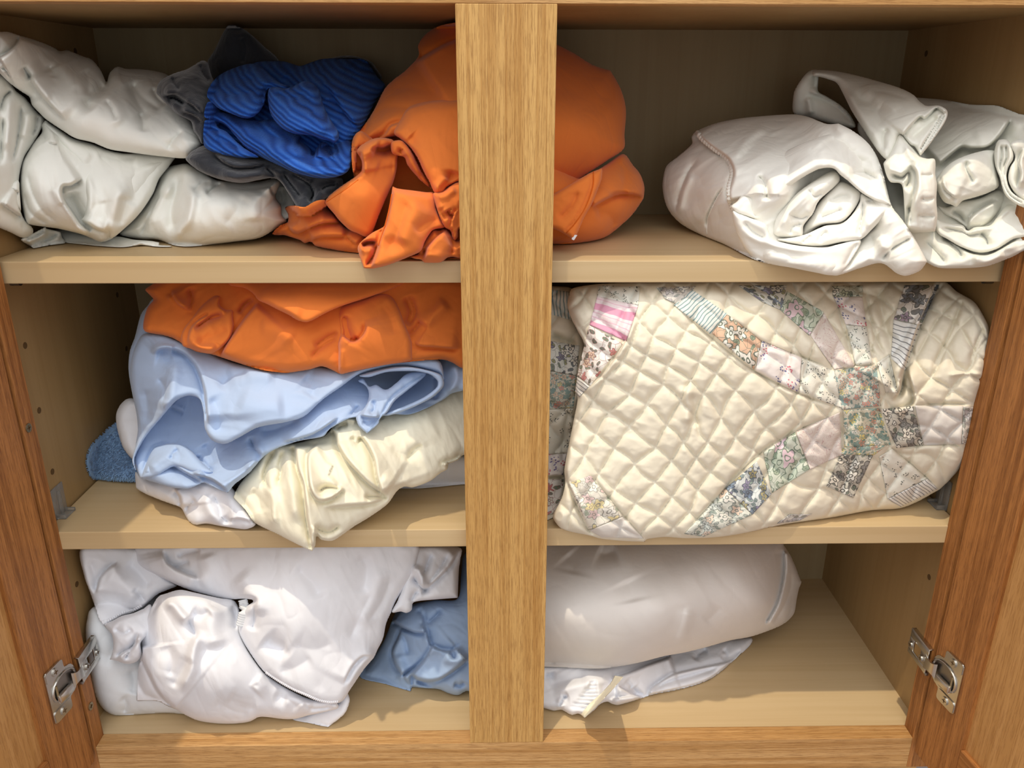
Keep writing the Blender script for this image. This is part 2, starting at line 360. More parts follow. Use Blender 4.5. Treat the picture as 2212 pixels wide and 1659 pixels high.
cab = empty('cabinet', (0, DEP/2, -.04)); tag(cab, 'open oak cupboard with pale maple interior and wide centre stile, holding all the linen', 'cabinet')
def cyl(bm, c, ax, r, h, seg=16, r2=None):
    q = Vector((0, 0, 1)).rotation_difference(Vector(ax)).to_matrix().to_4x4()
    bmesh.ops.create_cone(bm, cap_ends=True, segments=seg, radius1=r, radius2=r if r2 is None else r2, depth=h, matrix=Matrix.Translation(c) @ q)
def side_panel(x0, x1, xin, name):
    """side board with shelf-pin holes as flat discs, the shade inside them put into the colour"""
    bm = bmesh.new(); box_bm(bm, (x0, FT, -.02), (x1, DEP+.006, H+.016)); o = from_bm(name, bm, M_SIDE, cab)
    s = 1 if xin < 0 else -1
    for yy in (.0535, .245):
        for k in range(-3, 6):
            z = .3553+.0643*k
            if .03 < z < .68 and abs(z-.226) > .012 and abs(z-.48) > .012:
                bm = bmesh.new(); cyl(bm, (xin+s*.00015, yy, z), (1, 0, 0), .0031, .0004, 14); from_bm('pin_hole', bm, M_HOLE, o)
    return o
sl = side_panel(WL-.016, WL, WL, 'side_panel'); sr = side_panel(WR, WR+.016, WR, 'side_panel')
box('back_panel', (WL-.016, DEP, -.02), (WR+.016, DEP+.006, H+.016), M_BACK, cab, 0)
box('bottom_panel', (WL, FT, -.019), (WR, DEP, 0), M_SHELF, cab, 0)
box('top_panel', (WL, FT, H), (WR, DEP, H+.016), M_SIDE, cab, 0)
FX0, FX1 = XL-.038, XR+.038
box('frame_rail', (FX0+.038, 0, -.0397), (FX1-.038, FT, 0), M_OAKH, cab, .0006)
box('frame_rail', (FX0+.038, 0, H), (FX1-.038, FT, H+.038), M_OAKH, cab, .0006)
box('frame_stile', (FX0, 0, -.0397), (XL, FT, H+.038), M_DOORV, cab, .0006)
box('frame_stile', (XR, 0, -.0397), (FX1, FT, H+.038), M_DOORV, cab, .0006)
box('centre_stile', (-HS, 0, 0), (HS, FT, H), M_OAKV, cab, .0006)
# screws in the edge of the left stile
for z, n_ in ((.3575, 'frame_screw'), (.0475, 'frame_screw')):
    bm = bmesh.new(); cyl(bm, (XL+.0004, .0066, z), (1, 0, 0), .0042, .0012, 20); o = from_bm(n_, bm, M_BRASS, cab, True)
    bm = bmesh.new(); box_bm(bm, (XL+.0009, .0066-.0006, z-.0024), (XL+.0012, .0066+.0006, z+.0024)); box_bm(bm, (XL+.0009, .0066-.0024, z-.0006), (XL+.0012, .0066+.0024, z+.0006)); from_bm('screw_slot', bm, M_HOLE, o)
# doors (opened to 98 degrees), built flat in a local frame: x along the door, y its thickness, z up
def door(s):
    O = Vector((.4292, -.005, 0)) if s > 0 else Vector((-.4264, -.005, 0)); a = math.radians(8)
    u = Vector((s*math.sin(a), -math.cos(a), 0)); n = Vector((s*math.cos(a), math.sin(a), 0))
    M = Matrix(((u.x, n.x, 0, O.x), (u.y, n.y, 0, O.y), (0, 0, 1, 0), (0, 0, 0, 1)))
    Z0_, Z1_ = -.0127, .7144; Wd = .41; sw = .0565
    R = empty('door'); R.parent = cab; R.matrix_parent_inverse = Matrix.Translation(-Vector(cab.location))
    def prt(name, lo, hi, mat, bev=.0012):
        bm = bmesh.new(); box_bm(bm, lo, hi, bev); o = from_bm(name, bm, mat); o.parent = R; o.matrix_basis = M; return o
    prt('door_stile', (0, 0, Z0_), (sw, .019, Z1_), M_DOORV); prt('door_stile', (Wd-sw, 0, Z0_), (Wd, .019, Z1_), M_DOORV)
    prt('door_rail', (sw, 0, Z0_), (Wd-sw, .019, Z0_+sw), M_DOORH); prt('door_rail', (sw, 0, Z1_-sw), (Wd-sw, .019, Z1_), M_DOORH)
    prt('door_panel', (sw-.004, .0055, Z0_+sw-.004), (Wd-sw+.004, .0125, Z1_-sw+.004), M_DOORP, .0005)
    return R, M
doorL, ML = door(-1); doorR, MR = door(1)
def plate(bm, pts, y0, y1, holes=()):
    """flat plate in the x/z plane, extruded in y, from an outline"""
    vs = [bm.verts.new((x, y0, z)) for x, z in pts]; f = bm.faces.new(vs); r = bmesh.ops.extrude_face_region(bm, geom=[f])
    for v in r['geom']:
        if isinstance(v, bmesh.types.BMVert): v.co.y = y1
def rrect(cx, cz, hx, hz, r, n=4):
    P = []
    for sx_, sz_, a0 in ((1, 1, 0), (-1, 1, 90), (-1, -1, 180), (1, -1, 270)):
        for k in range(n+1):
            a = math.radians(a0+90*k/n); P.append((cx+sx_*(hx-r)+r*math.cos(a), cz+sz_*(hz-r)+r*math.sin(a)))
    return P
def screw(parent, c, ax, r, M=None):
    bm = bmesh.new(); cyl(bm, c, ax, r, .0016, 20); bmesh.ops.bevel(bm, geom=[e for e in bm.edges if e.calc_length() < r], offset=.0004, segments=2, affect='EDGES')
    o = from_bm('screw', bm, M_STEEL, None, True); o.parent = parent
    if M is not None: o.matrix_basis = M
    bm = bmesh.new(); A = Vector(ax); c2 = Vector(c)+A*.00085
    for k in (0, 1):
        t = Vector((0, 0, 1)) if k else A.cross(Vector((0, 0, 1)))
        b_ = A.cross(t); q = []
        for i, j in ((-1, -1), (1, -1), (1, 1), (-1, 1)): q.append(bm.verts.new(c2+t*(i*r*.6)+b_*(j*r*.13)))
        bm.faces.new(q)
    s_ = from_bm('screw_recess', bm, M_HOLE); s_.parent = parent
    if M is not None: s_.matrix_basis = M
def hinge(s, M, zc=.1005):
    R = empty('hinge'); R.parent = cab; R.matrix_parent_inverse = Matrix.Translation(-Vector(cab.location))
    R['label'] = 'nickel hinge on the %s door' % ('left' if s < 0 else 'right')
    # cup plate on the door: two rounded ears, a waisted body and a dished cup with a dark well
    bm = bmesh.new()
    body = [(.0402, zc-.029), (.0402, zc+.029), (.0185, zc+.029), (.0150, zc+.0250), (.0150, zc+.0185), (.0120, zc+.0165), (.006, zc+.0155), (.0015, zc+.009), (.0005, zc), (.0015, zc-.009), (.006, zc-.0155), (.0120, zc-.0165), (.0150, zc-.0185), (.0150, zc-.0250), (.0185, zc-.029)]
    plate(bm, body, -.0002, -.0016)
    bmesh.ops.bevel(bm, geom=[e for e in bm.edges if abs((e.verts[0].co-e.verts[1].co).y) > .001], offset=.0012, segments=2, affect='EDGES')
    for z in (zc+.0226, zc-.0226): plate(bm, rrect(.0275, z, .0120, .0062, .003), -.0016, -.0026)
    o = from_bm('cup_plate', bm, M_STEEL, None, True); o.parent = R; o.matrix_basis = M
    bm = bmesh.new(); n = 36; rings = ((.0162, -.0017), (.0158, -.0030), (.0148, -.0031), (.0140, -.0018), (.0136, -.0010))
    vv = [[bm.verts.new((.0185+1.12*r*math.cos(2*math.pi*k/n), y, zc+.92*r*math.sin(2*math.pi*k/n))) for k in range(n)] for r, y in rings]
    for i in range(len(rings)-1):
        for k in range(n): bm.faces.new((vv[i][k], vv[i][(k+1) % n], vv[i+1][(k+1) % n], vv[i+1][k]))
    o = from_bm('cup_rim', bm, M_STEEL, None, True); o.parent = R; o.matrix_basis = M
    bm = bmesh.new()
    v2 = [bm.verts.new((.0185+1.12*.0137*math.cos(2*math.pi*k/n), -.00175, zc+.92*.0137*math.sin(2*math.pi*k/n))) for k in range(n)]; bm.faces.new(v2)
    o = from_bm('cup_well', bm, M_STEELD, None); o.parent = R; o.matrix_basis = M
    bm = bmesh.new(); box_bm(bm, (.012, -.0066, zc-.0105), (.033, -.0020, zc-.0015), .0022); o = from_bm('damper', bm, M_STEEL, None, True); o.parent = R; o.matrix_basis = M
    bm = bmesh.new(); cyl(bm, (.031, -.003, zc+.003), (0, 0, 1), .0012, .012, 10); o = from_bm('hinge_pin', bm, M_BRASS, None, True); o.parent = R; o.matrix_basis = M
    for z in (zc+.0226, zc-.0226): screw(R, (.0275, -.0030, z), (0, -1, 0), .0043, M)
    # leaf screwed to the edge of the frame (s*x outward), with a folded top flange and a square opening
    xi = (XL if s < 0 else XR); sg = 1 if s < 0 else -1
    def bx(name, lo, hi, mat, bev=.0006):
        a_, b_ = sorted((xi+sg*lo[0], xi+sg*hi[0])); bm = bmesh.new(); box_bm(bm, (a_, lo[1], lo[2]), (b_, hi[1], hi[2]), bev); o = from_bm(name, bm, mat, None, True); o.parent = R; return o
    bm = bmesh.new()
    def lf(lo, hi, bev=.0005):
        a_, b_ = sorted((xi+sg*lo[0], xi+sg*hi[0])); box_bm(bm, (a_, lo[1], lo[2]), (b_, hi[1], hi[2]), bev)
    za, zb = zc-.0150, zc+.0145
    lf((.0035, -.0030, zc+.0040), (.0050, .0330, zb)); lf((.0035, -.0030, za), (.0050, .0330, zc-.0085)); lf((.0035, -.0030, zc-.0090), (.0050, .0105, zc+.0045)); lf((.0035, .0240, zc-.0090), (.0050, .0330, zc+.0045))
    lf((.0002, -.0030, zb-.0012), (.0045, .0310, zb)); lf((.0002, -.0030, za), (.0045, .0310, za+.0012)); lf((.0002, .0318, za), (.0045, .0330, zb))
    o = from_bm('frame_leaf', bm, M_STEEL, None, True); o.parent = R
    bx('leaf_clip', (.0010, -.0045, zc-.0165), (.0045, .0005, zc-.0135), M_STEELD)
    for y in (.0290, .0075): screw(R, (xi+sg*.0055, y, zc-.0040), (sg, 0, 0), .0036)
    # curved arm from the leaf into the cup
    dx = Matrix.Identity(4); A = Vector((xi+sg*.0044, .0015, zc-.002)); B = M @ Vector((.0105, -.0040, zc-.001)); mid = (A+B)/2+Vector((sg*.0035, -.003, 0)); K = 14; bm = bmesh.new(); rows = []
    for k in range(K+1):
        t = k/K; p = A*(1-t)**2+mid*2*t*(1-t)+B*t*t; hz = .0085-.0030*math.sin(math.pi*t); tn = (mid-A)*(1-t)+(B-mid)*t; nn = Vector((tn.y, -tn.x, 0)).normalized()*.0007
        rows.append([bm.verts.new(p+nn+Vector((0, 0, hz))), bm.verts.new(p+nn-Vector((0, 0, hz))), bm.verts.new(p-nn-Vector((0, 0, hz))), bm.verts.new(p-nn+Vector((0, 0, hz)))])
    for k in range(K):
        for j in range(4): bm.faces.new((rows[k][j], rows[k][(j+1) % 4], rows[k+1][(j+1) % 4], rows[k+1][j]))
    bm.faces.new(rows[0]); bm.faces.new(rows[-1][::-1])
    o = from_bm('hinge_arm', bm, M_STEEL, None, True); o.parent = R
    return R
for s_, M_ in ((-1, ML), (1, MR)):
    R = hinge(s_, M_)
    for ch in R.children: pass
# ------------------------------------------------------------------ shelves and their clips
def shelf(zt, zb, f, label):
    bm = bmesh.new(); box_bm(bm, (WL+.0018, f, zb), (WR-.0018, DEP-.002, zt), .0007); o = from_bm('shelf', bm, M_SHELF); tag(o, label, 'shelf', 'adjustable cupboard shelves')
    L = Vector((0, DEP/2, zb)); o.data.transform(Matrix.Translation(-L)); o.location = L; return o
shelf(S1T, S1B, S1F, 'upper maple shelf under the orange sheet and the two rolled white sheets')
shelf(S2T, S2B, S2F, 'lower maple shelf under the patchwork quilt and the light blue sheet')
def clip(s, y, z, label):
    x = WL if s < 0 else WR; g = 1 if s < 0 else -1; bm = bmesh.new()
    def b(lo, hi, bev=.0005):
        a_, c_ = sorted((x+g*lo[0], x+g*hi[0])); box_bm(bm, (a_, lo[1], lo[2]), (c_, hi[1], hi[2]), bev)
    b((.0002, y-.011, z-.0005), (.0017, y+.011, z+.031)); b((.0014, y-.010, z+.0002), (.0100, y-.0075, z+.0050)); b((.0014, y+.006, z+.0002), (.0110, y+.0085, z+.0040)); b((.0014, y-.010, z+.0002), (.0105, y+.0085, z+.0012)); b((.0012, y-.002, z), (.0034, y+.002, z+.026))
    o = from_bm('shelf_clip', bm, M_CLEAR, None, True); tag(o, label, 'shelf clip', 'clear shelf clips'); L = Vector((x+g*.003, y, z)); o.data.transform(Matrix.Translation(-L)); o.location = L
clip(-1, .052, S2T, 'clear plastic shelf clip on the left wall beside the terry towel')
clip(1, .058, S2T, 'clear plastic shelf clip on the right wall behind the quilt corner')
def dowel(s, y, z, label):
    x = WL if s < 0 else WR; g = 1 if s < 0 else -1; bm = bmesh.new(); cyl(bm, (x+g*.004, y, z-.0045), (1, 0, 0), .0042, .0085, 16); box_bm(bm, (min(x+g*.0002, x+g*.0085), y-.004, z-.004), (max(x+g*.0002, x+g*.0085), y+.004, z-.0003), .0003)
    o = from_bm('shelf_peg', bm, M_STEELD, None, True); tag(o, label, 'shelf peg', 'dark shelf pegs'); L = Vector((x+g*.004, y, z-.0045)); o.data.transform(Matrix.Translation(-L)); o.location = L
dowel(-1, .0535, S1B, 'small dark peg holding the upper shelf at its left end'); dowel(1, .0535, S1B, 'small dark peg holding the upper shelf at its right end')
# the room around the cupboard
bm = bmesh.new(); box_bm(bm, (-2.2, DEP+.008, -.25), (2.2, DEP+.05, 1.6)); wl = from_bm('wall_back', bm, plain('wall_paint', srgb(200, 190, 180), .9)); wl['kind'] = 'structure'
bm = bmesh.new(); box_bm(bm, (-2.2, -2.0, -.27), (2.2, DEP+.05, -.25)); fl = from_bm('floor', bm, plain('floor_covering', srgb(150, 140, 138), .9)); fl['kind'] = 'structure'
bm = bmesh.new(); box_bm(bm, (WL-.016, .03, -.25), (WR+.016, DEP+.006, -.0205)); from_bm('plinth', bm, M_OAKH, cab)
# ------------------------------------------------------------------ fabrics
M_CREAM = cloth('off_white_cotton', srgb(238, 238, 231)); M_IVORY = cloth('ivory_cotton', srgb(236, 230, 208), coarse=.5); M_WHITE = cloth('white_cotton', srgb(234, 235, 240))
M_WHITE2 = cloth('cool_white_cotton', srgb(226, 229, 232)); M_ROLL = cloth('warm_white_sateen', srgb(240, 238, 230), rough=.7); M_ORANGE = cloth('orange_cotton', srgb(222, 122, 56), sheen=.15, mottled=.05)
M_LBLUE = cloth('light_blue_cotton', srgb(174, 194, 224), sheen=.2); M_LBLUE2 = cloth('dull_light_blue_cotton', srgb(160, 182, 212)); M_GREY = cloth('charcoal_jersey', srgb(54, 56, 62), weave=900, bump=.6, mottled=.3, sheen=.4)
zA, zB, zC, zD, zE = Zm(0, 40, 5.53), Zm(0, 250, 5.53), Zm(250, 120, 3.859), Zm(420, 100, 4.609), Zm(600, 280, 5.185)
z2, z3, zR = Zm(560, 0, 2.592), Zm(1150, 0, 2.593), Zm(1400, 120, 2.724)
def base_origin(o, z):
    n = len(o.data.vertices); co = np.empty(n*3, np.float32); o.data.vertices.foreach_get('co', co); co = co.reshape(-1, 3); L = Vector((float(co[:, 0].mean()), float(co[:, 1].mean()), z))
    o.data.transform(Matrix.Translation(-L)); o.location = L
def thing(name, lobes, mat, label, cat, z, group=None, extra=None):
    o = cloth_obj(name, lobes, mat, extra=extra); base_origin(o, z); tag(o, label, cat, group); return o

M_DUVET = cloth('duvet_cotton', srgb(224, 219, 214), crinkle=.05)
# ------------------------------------------------------------------ bottom of the cupboard, left bay
zP = Zm(170, 1170, 2.572)
BB = dict(zs=0.0, zf=-1.0, zmax=S2B-.0035)
L = [Lobe(zP('1770,380 1860,346 1980,325 2105,316 2125,180 2150,60 2300,30 2420,400 2420,830 2260,880 2165,830 2110,852 2060,845 2000,820 1930,815 1850,808* 1845,832* 1700,790 1560,748 1640,640 1700,540'),
  ctl=[(840, 1330, .16), (1000, 1230, .17), (890, 1485, .085), (777, 1460, .115), (1000, 1495, .07), (960, 1400, .09), (840, 1420, .13), (1080, 1450, .08), (900, 1350, .12)], T=.02, R=26, seed=101, nz=(.0018, 40, 40, 1.6), step=2.6,
  st=[S('s', zP('1930,505 1870,505 1800,478 1740,440'), 22, 10, .08), S('s', zP('1800,750 1755,680 1740,610 1770,540 1790,480'), 20, 8, .08), S('s', zP('1800,752 1860,710 1920,650 1970,570'), 12, 9, .06), S('s', zP('2165,655 2090,715 2010,765 1950,778 1890,770 1845,735'), 22, 9, .06), S('s', zP('1925,460 1940,520 1965,580 2060,605 2130,570'), 14, 8), S('v', zP('1930,460 1980,420 2020,375'), 7, 6), S('v', zP('2060,605 2080,620 2090,660'), 6, 7), S('v', zP('1850,808 1850,760 1845,735'), 4, 6), S('v', zP('1870,770 1930,800 1990,815'), 6, 6), S('v', zP('1780,490 1820,560 1830,640'), 10, 5), S('r', zP('2020,640 2100,660 2150,600'), 12, 5), S('v', zP('2080,790 2120,800 2150,780'), 6, 5), S('r', zP('1760,760 1800,720 1770,620'), 10, 4), S('v', zP('1880,370 1920,430 1900,480'), 9, 5)], **BB)]
thing('bed_sheet', L, M_LBLUE2, 'dusty light blue sheet scrunched beside the centre stile at the bottom left', 'sheet', 0)
L = [Lobe(zP('70,370 45,440 38,500 44,600 60,700 80,800 95,860 120,910 160,948 205,965 300,962 400,955 500,952 620,960 900,950 1000,900 1000,600 800,400 500,300 250,300'), ctl=[(190, 1330, .055), (200, 1450, .04), (213, 1512, .045), (245, 1543, .047), (370, 1540, .047), (520, 1400, .10), (300, 1430, .075), (400, 1300, .13)], T=.03, R=60, seed=102, nz=(.0010, 80, 20, 1.4), st=[S('v', zP('250,960 262,900 240,860'), 10, 3), S('v', zP('290,700 310,780 300,850'), 14, 4), S('v', zP('60,560 120,620 200,650'), 20, 4)], **BB)]
thing('pillow', L, M_WHITE2, 'plump white pillow at the bottom left corner, behind the left hinge', 'pillow', 0)
L = [
 Lobe(zP('1185,985 1300,950 1430,900 1488,828* 1506,880 1482,950 1440,990 1386,1030* 1340,1022 1290,1010'), ctl=[(640, 1550, .045), (749, 1493, .05), (709, 1569, .028), (755, 1512, .04)], T=.008, R=12, seed=104, **BB),
 Lobe(zP('1780,40 2000,20 2122,36 2120,100 2112,160 2106,312* 2000,320 1862,336 1850,380 1820,396 1790,388 1740,392 1770,330 1800,250 1820,160'), ctl=[(900, 1190, .10), (990, 1200, .12), (988, 1290, .095), (893, 1300, .085), (870, 1322, .08)], T=.014, R=14, seed=105, nz=(.0016, 32, 60, 1.8), step=2.6,
  st=[S('v', zP('1850,190 1890,240 1920,270 1915,240'), 7, 12), S('r', zP('1840,160 1890,160 1905,220 1880,250'), 8, 8), S('s', zP('2120,40 2060,140 1960,240 1880,300'), 20, 7), S('v', zP('1960,60 1930,150 1900,190'), 8, 6), S('v', zP('1850,340 1870,290 1900,280'), 7, 7), S('v', zP('2060,60 2000,160 1930,250'), 10, 5)], **BB),
 Lobe(zP('10,40 150,20 320,30 420,60 470,180 545,240 510,262 440,292 380,345 350,372 290,395 230,412 190,435 142,462* 112,432 90,360 62,280 30,190'), ctl=[(180, 1190, .06), (290, 1190, .095), (368, 1263, .085), (224, 1348, .075), (306, 1314, .075), (193, 1279, .058)], T=.016, R=16, seed=106, nz=(.0014, 45, 30, 2), step=2.6, st=[S('s', zP('90,300 110,210 160,150 220,110'), 18, 5), S('v', zP('60,100 90,200 100,280'), 12, 5), S('v', zP('260,120 330,170 400,260'), 14, 6), S('r', zP('150,170 260,250 340,320'), 24, 5), S('v', zP('300,260 340,300 370,340'), 8, 4)], **BB),
 Lobe(zP('140,462 190,438 240,412 300,398 360,372 400,350 420,420 400,500 345,560 350,620 330,660 290,678 250,676 205,660 172,655* 185,620 192,570 182,515'), ctl=[(224, 1350, .045), (310, 1320, .055), (300, 1425, .03), (240, 1425, .03), (270, 1370, .024)], T=.012, R=12, seed=107, nz=(.0012, 26, 40, 1.6), step=2.4, st=[S('s', zP('200,655 240,620 300,580 335,500'), 14, 8), S('v', zP('250,660 290,600 335,540'), 6, 6), S('v', zP('190,480 250,510 300,480'), 10, 4)], **BB),
 Lobe(zP('320,20 700,10 1500,0 1880,20 1880,100 1862,165 1838,205 1800,270 1762,330 1735,395 1708,455 1690,540 1660,600 1640,645 1600,690 1562,742 1530,790 1502,832 1480,870 1455,892 1420,900 1382,898 1320,880 1250,852 1190,822 1130,790 1080,755 1030,722 980,660 940,600 910,550 890,500 892,440 900,390 930,360 972,332 950,320 900,318 860,320 780,312 700,292 620,270 540,238 470,205 420,180 360,150 320,110'),
  ctl=[(300, 1190, .09), (600, 1190, .055), (880, 1190, .08), (500, 1294, .055), (540, 1310, .035), (700, 1514, .018), (600, 1472, .018), (740, 1510, .028), (830, 1380, .07), (860, 1300, .085), (650, 1350, .022), (420, 1250, .065), (530, 1390, .032), (760, 1300, .05)], T=.014, R=18, seed=108, nz=(.0018, 60, 65, 1.6), step=2.6,
  st=[S('r', zP('880,180 930,240 975,340 985,420'), 22, 7), S('v', zP('970,340 975,430 960,500'), 9, 6), S('v', zP('1020,540 1080,580 1160,600'), 16, 7), S('v', zP('1040,520 1110,580 1180,640'), 18, 5), S('s', zP('470,40 490,110 560,160 680,210'), 24, 7), S('v', zP('540,90 600,60 680,50'), 10, 5), S('v', zP('520,150 560,130 620,110'), 8, 4), S('r', zP('700,60 720,160 660,240'), 20, 4), S('v', zP('1200,140 1290,220 1350,320'), 22, 5), S('v', zP('1560,60 1600,160 1580,300'), 16, 5), S('r', zP('1700,140 1640,300 1560,480'), 22, 5), S('v', zP('1740,180 1690,320 1600,460'), 12, 5), S('v', zP('1640,260 1560,420 1500,560'), 14, 4), S('r', zP('1660,600 1560,700 1480,830'), 10, 4), S('v', zP('1300,640 1200,700 1100,730'), 20, 4), S('s', zP('1640,640 1580,640 1520,700 1470,800'), 16, 5), S('v', zP('1180,560 1300,600 1430,560'), 26, 4)], **BB),
 Lobe(zP('345,560 330,530 345,480 372,430 400,375 430,320* 450,300 480,290 560,268 640,282 710,298 790,315 860,325 892,380 890,440 895,505 940,606 1030,728 1130,800 1250,862 1330,886 1430,894 1445,915 1435,930* 1350,950 1280,965 1200,985 1130,985 1050,975 1000,975 950,1000 880,1010 800,1012 720,1005 650,990 590,962 540,932 490,912 450,890 400,882 322,886* 325,800 332,700 345,640'),
  ctl=[(298, 1385, .045), (357, 1283, .05), (500, 1298, .055), (516, 1364, .042), (600, 1480, .03), (720, 1522, .028), (637, 1553, .03), (481, 1563, .03), (345, 1510, .04), (294, 1514, .055), (420, 1400, .02), (480, 1490, .008), (440, 1300, .040), (360, 1450, .02), (400, 1540, .03)], T=.018, R=28, seed=109, nz=(.0018, 55, 60, 1.8), step=2.4,
  st=[S('s', zP('545,935 480,880 430,820 390,740 350,650 338,580'), 24, 9, .04), S('r', zP('470,345 520,350 570,410 620,450'), 12, 7), S('v', zP('430,320 425,350 390,400'), 7, 6), S('r', zP('680,480 640,600 620,720 560,840'), 13, 7), S('v', zP('600,420 640,500 655,540'), 9, 6), S('v', zP('620,640 560,740 520,820'), 16, 5), S('r', zP('760,340 740,480 760,600'), 24, 6), S('v', zP('620,390 680,410 730,380'), 12, 7), S('v', zP('850,350 880,430 870,500'), 10, 5), S('r', zP('980,760 1010,800 980,840'), 16, 5), S('v', zP('820,860 920,920 1000,930'), 20, 5), S('v', zP('1080,850 1160,880 1230,930'), 14, 5), S('v', zP('740,880 860,940 960,960'), 18, 4), S('r', zP('1130,880 1210,890 1300,930'), 14, 4), S('v', zP('1240,900 1300,930 1420,920'), 10, 4), S('v', zP('480,560 520,660 500,760'), 16, 4)], **BB)]
o = thing('fitted_sheet', L, M_WHITE, 'white fitted sheet heaped over the pillow at the bottom left, hem stitching showing', 'sheet', 0)
cord('gathered_hem', [L[4]], zP('1040,722 1090,756 1140,788 1200,820 1260,846 1330,876 1390,890 1440,888'), .0022, M_WHITE, o, -.0002, 190, .22, 42, .6)
cord('gathered_hem', [L[2]], zP('128,450 180,432 235,402 300,380 350,352'), .0020, M_WHITE, o, -.0002, 110, .25, 20, .6)
cord('gathered_hem', [L[4], L[5]], zP('912,322 918,360 916,400 908,440 902,470'), .0050, M_WHITE2, o, .0012, 110, .06, 12, .35)
# ------------------------------------------------------------------ bottom, right bay
zK = Zm(1100, 1150, 3.26)
L = [Lobe(zK('-60,880* 250,930 600,880 1000,800 1400,760 1700,735 1716,762 1692,800 1640,850 1560,922 1480,990 1400,1042 1280,1085 1150,1116 1060,1132 985,1150 930,1170 850,1195 765,1216 720,1206 690,1192 640,1210 600,1250 530,1306* 490,1276 445,1286 415,1275 372,1250 340,1252 312,1256 250,1240 100,1200 -60,1150'),
  ctl=[(1263, 1549, .03), (1195, 1534, .045), (1333, 1522, .052), (1453, 1491, .078), (1529, 1468, .095), (1620, 1385, .16), (1300, 1440, .08), (1450, 1420, .13), (1180, 1460, .07), (1290, 1490, .04), (1100, 1480, .06)], T=.012, R=14, seed=111, nz=(.0014, 40, -25, 2.0), step=2.4,
  st=[S('s', zK('760,1080 850,1125 950,1165'), 16, 6), S('s', zK('700,1170 860,1150 960,1160 1000,1100 1150,1000 1300,960 1560,900 1640,820'), 22, 7, .06), S('v', zK('980,1140 1100,1060 1300,1000 1500,940'), 9, 6), S('s', zK('720,1030 860,980 1000,920 1140,870'), 18, 9, .06), S('v', zK('1300,900 1340,850 1400,820'), 10, 4), S('v', zK('870,1090 910,1130 940,1160'), 9, 5), S('v', zK('820,1040 860,1080 850,1110'), 8, 4), S('v', zK('1500,820 1530,860 1500,900'), 10, 3), S('v', zK('260,1080 400,1040 560,1020'), 14, 6), S('r', zK('300,1150 450,1080 640,1040 740,1010'), 12, 4), S('v', zK('350,1230 380,1170 420,1150'), 8, 6), S('r', zK('370,1240 360,1190 390,1160'), 7, 5), S('v', zK('250,1000 300,1020 290,980'), 8, 6)]+
     [S('v', zK('%d,%d %d,%d' % (620+i*22-(i > 4)*8-i*16, 1050+i*28, 560-i*14-i*8+8*(i % 2), 1060+i*24)), 4, 3.5, .3) for i in range(8)], **BB)]
o = thing('fitted_sheet', L, M_WHITE, 'flat white fitted sheet with turned-up elastic hem, under the rolled duvet', 'sheet', 0)
P_, _ = zK('742,1012 802,1020 742,1092 650,1190 532,1306 500,1282 560,1212 650,1130 715,1062'); Pc = smooth_curve(P_, [False]*len(P_), True, 5)
Le = Lobe(zK('742,1008* 804,1018* 742,1092 650,1190 532,1308* 502,1284* 560,1212 650,1130 712,1062'), ctl=[(1327, 1460, .05), (1263, 1548, .018), (1300, 1500, .026)], T=.004, R=6, seed=112, nz=None, step=2.0, st=[S('v', zK('770,1020 700,1105 620,1190 520,1292'), 1.8, 2, .02), S('v', zK('756,1015 690,1090 600,1185 510,1288'), 1.8, 2, .02)], back=.004, **BB)
eo = cloth_obj('elastic_hem', [Le], M_IVORY, o); eo['label'] = 'cream elastic hem'
L = [Lobe(zK('-60,60* 250,40 1000,30 1900,50 1940,100 1985,170 2020,250 2050,330 2058,350 2040,400 2025,470 2010,560 1985,600 1940,640 1860,680 1700,735 1560,760 1400,805 1240,845 1100,870 900,920 700,955 600,960 480,955 260,945 -60,930'),
  ctl=[(1180, 1440, .085), (1320, 1440, .07), (1450, 1412, .08), (1620, 1374, .12), (1725, 1260, .2), (1700, 1190, .18), (1450, 1190, .12), (1200, 1195, .13), (1430, 1320, .05), (1230, 1330, .055), (1650, 1300, .11), (1100, 1350, .07)], T=.03, R=70, seed=113, nz=(.0016, 90, 60, 1.8), step=2.8,
  st=[S('s', zK('1805,650 1880,520 1920,380 1938,250 1932,120'), 20, 9, .06), S('v', zK('1850,650 1930,530 1980,400 1990,280'), 8, 6), S('v', zK('1960,620 2000,520 2020,420'), 8, 5), S('r', zK('1180,800 1230,650 1260,520'), 16, 5), S('v', zK('1150,800 1210,640 1240,500'), 14, 4), S('v', zK('1380,640 1460,560 1500,520'), 16, 3), S('v', zK('620,130 680,150 760,120'), 18, 6), S('v', zK('820,330 860,420 880,500'), 30, 4), S('v', zK('400,150 450,220 440,300'), 26, 4)], **BB)]
thing('rolled_duvet', L, M_DUVET, 'big smooth white rolled duvet at the bottom right, on the flat fitted sheet', 'duvet', .03)
# ------------------------------------------------------------------ lower shelf, left bay
zM = Zm(200, 560, 2.513)
MB = dict(zs=S2T, zf=S2F, zmax=S1B-.0035)
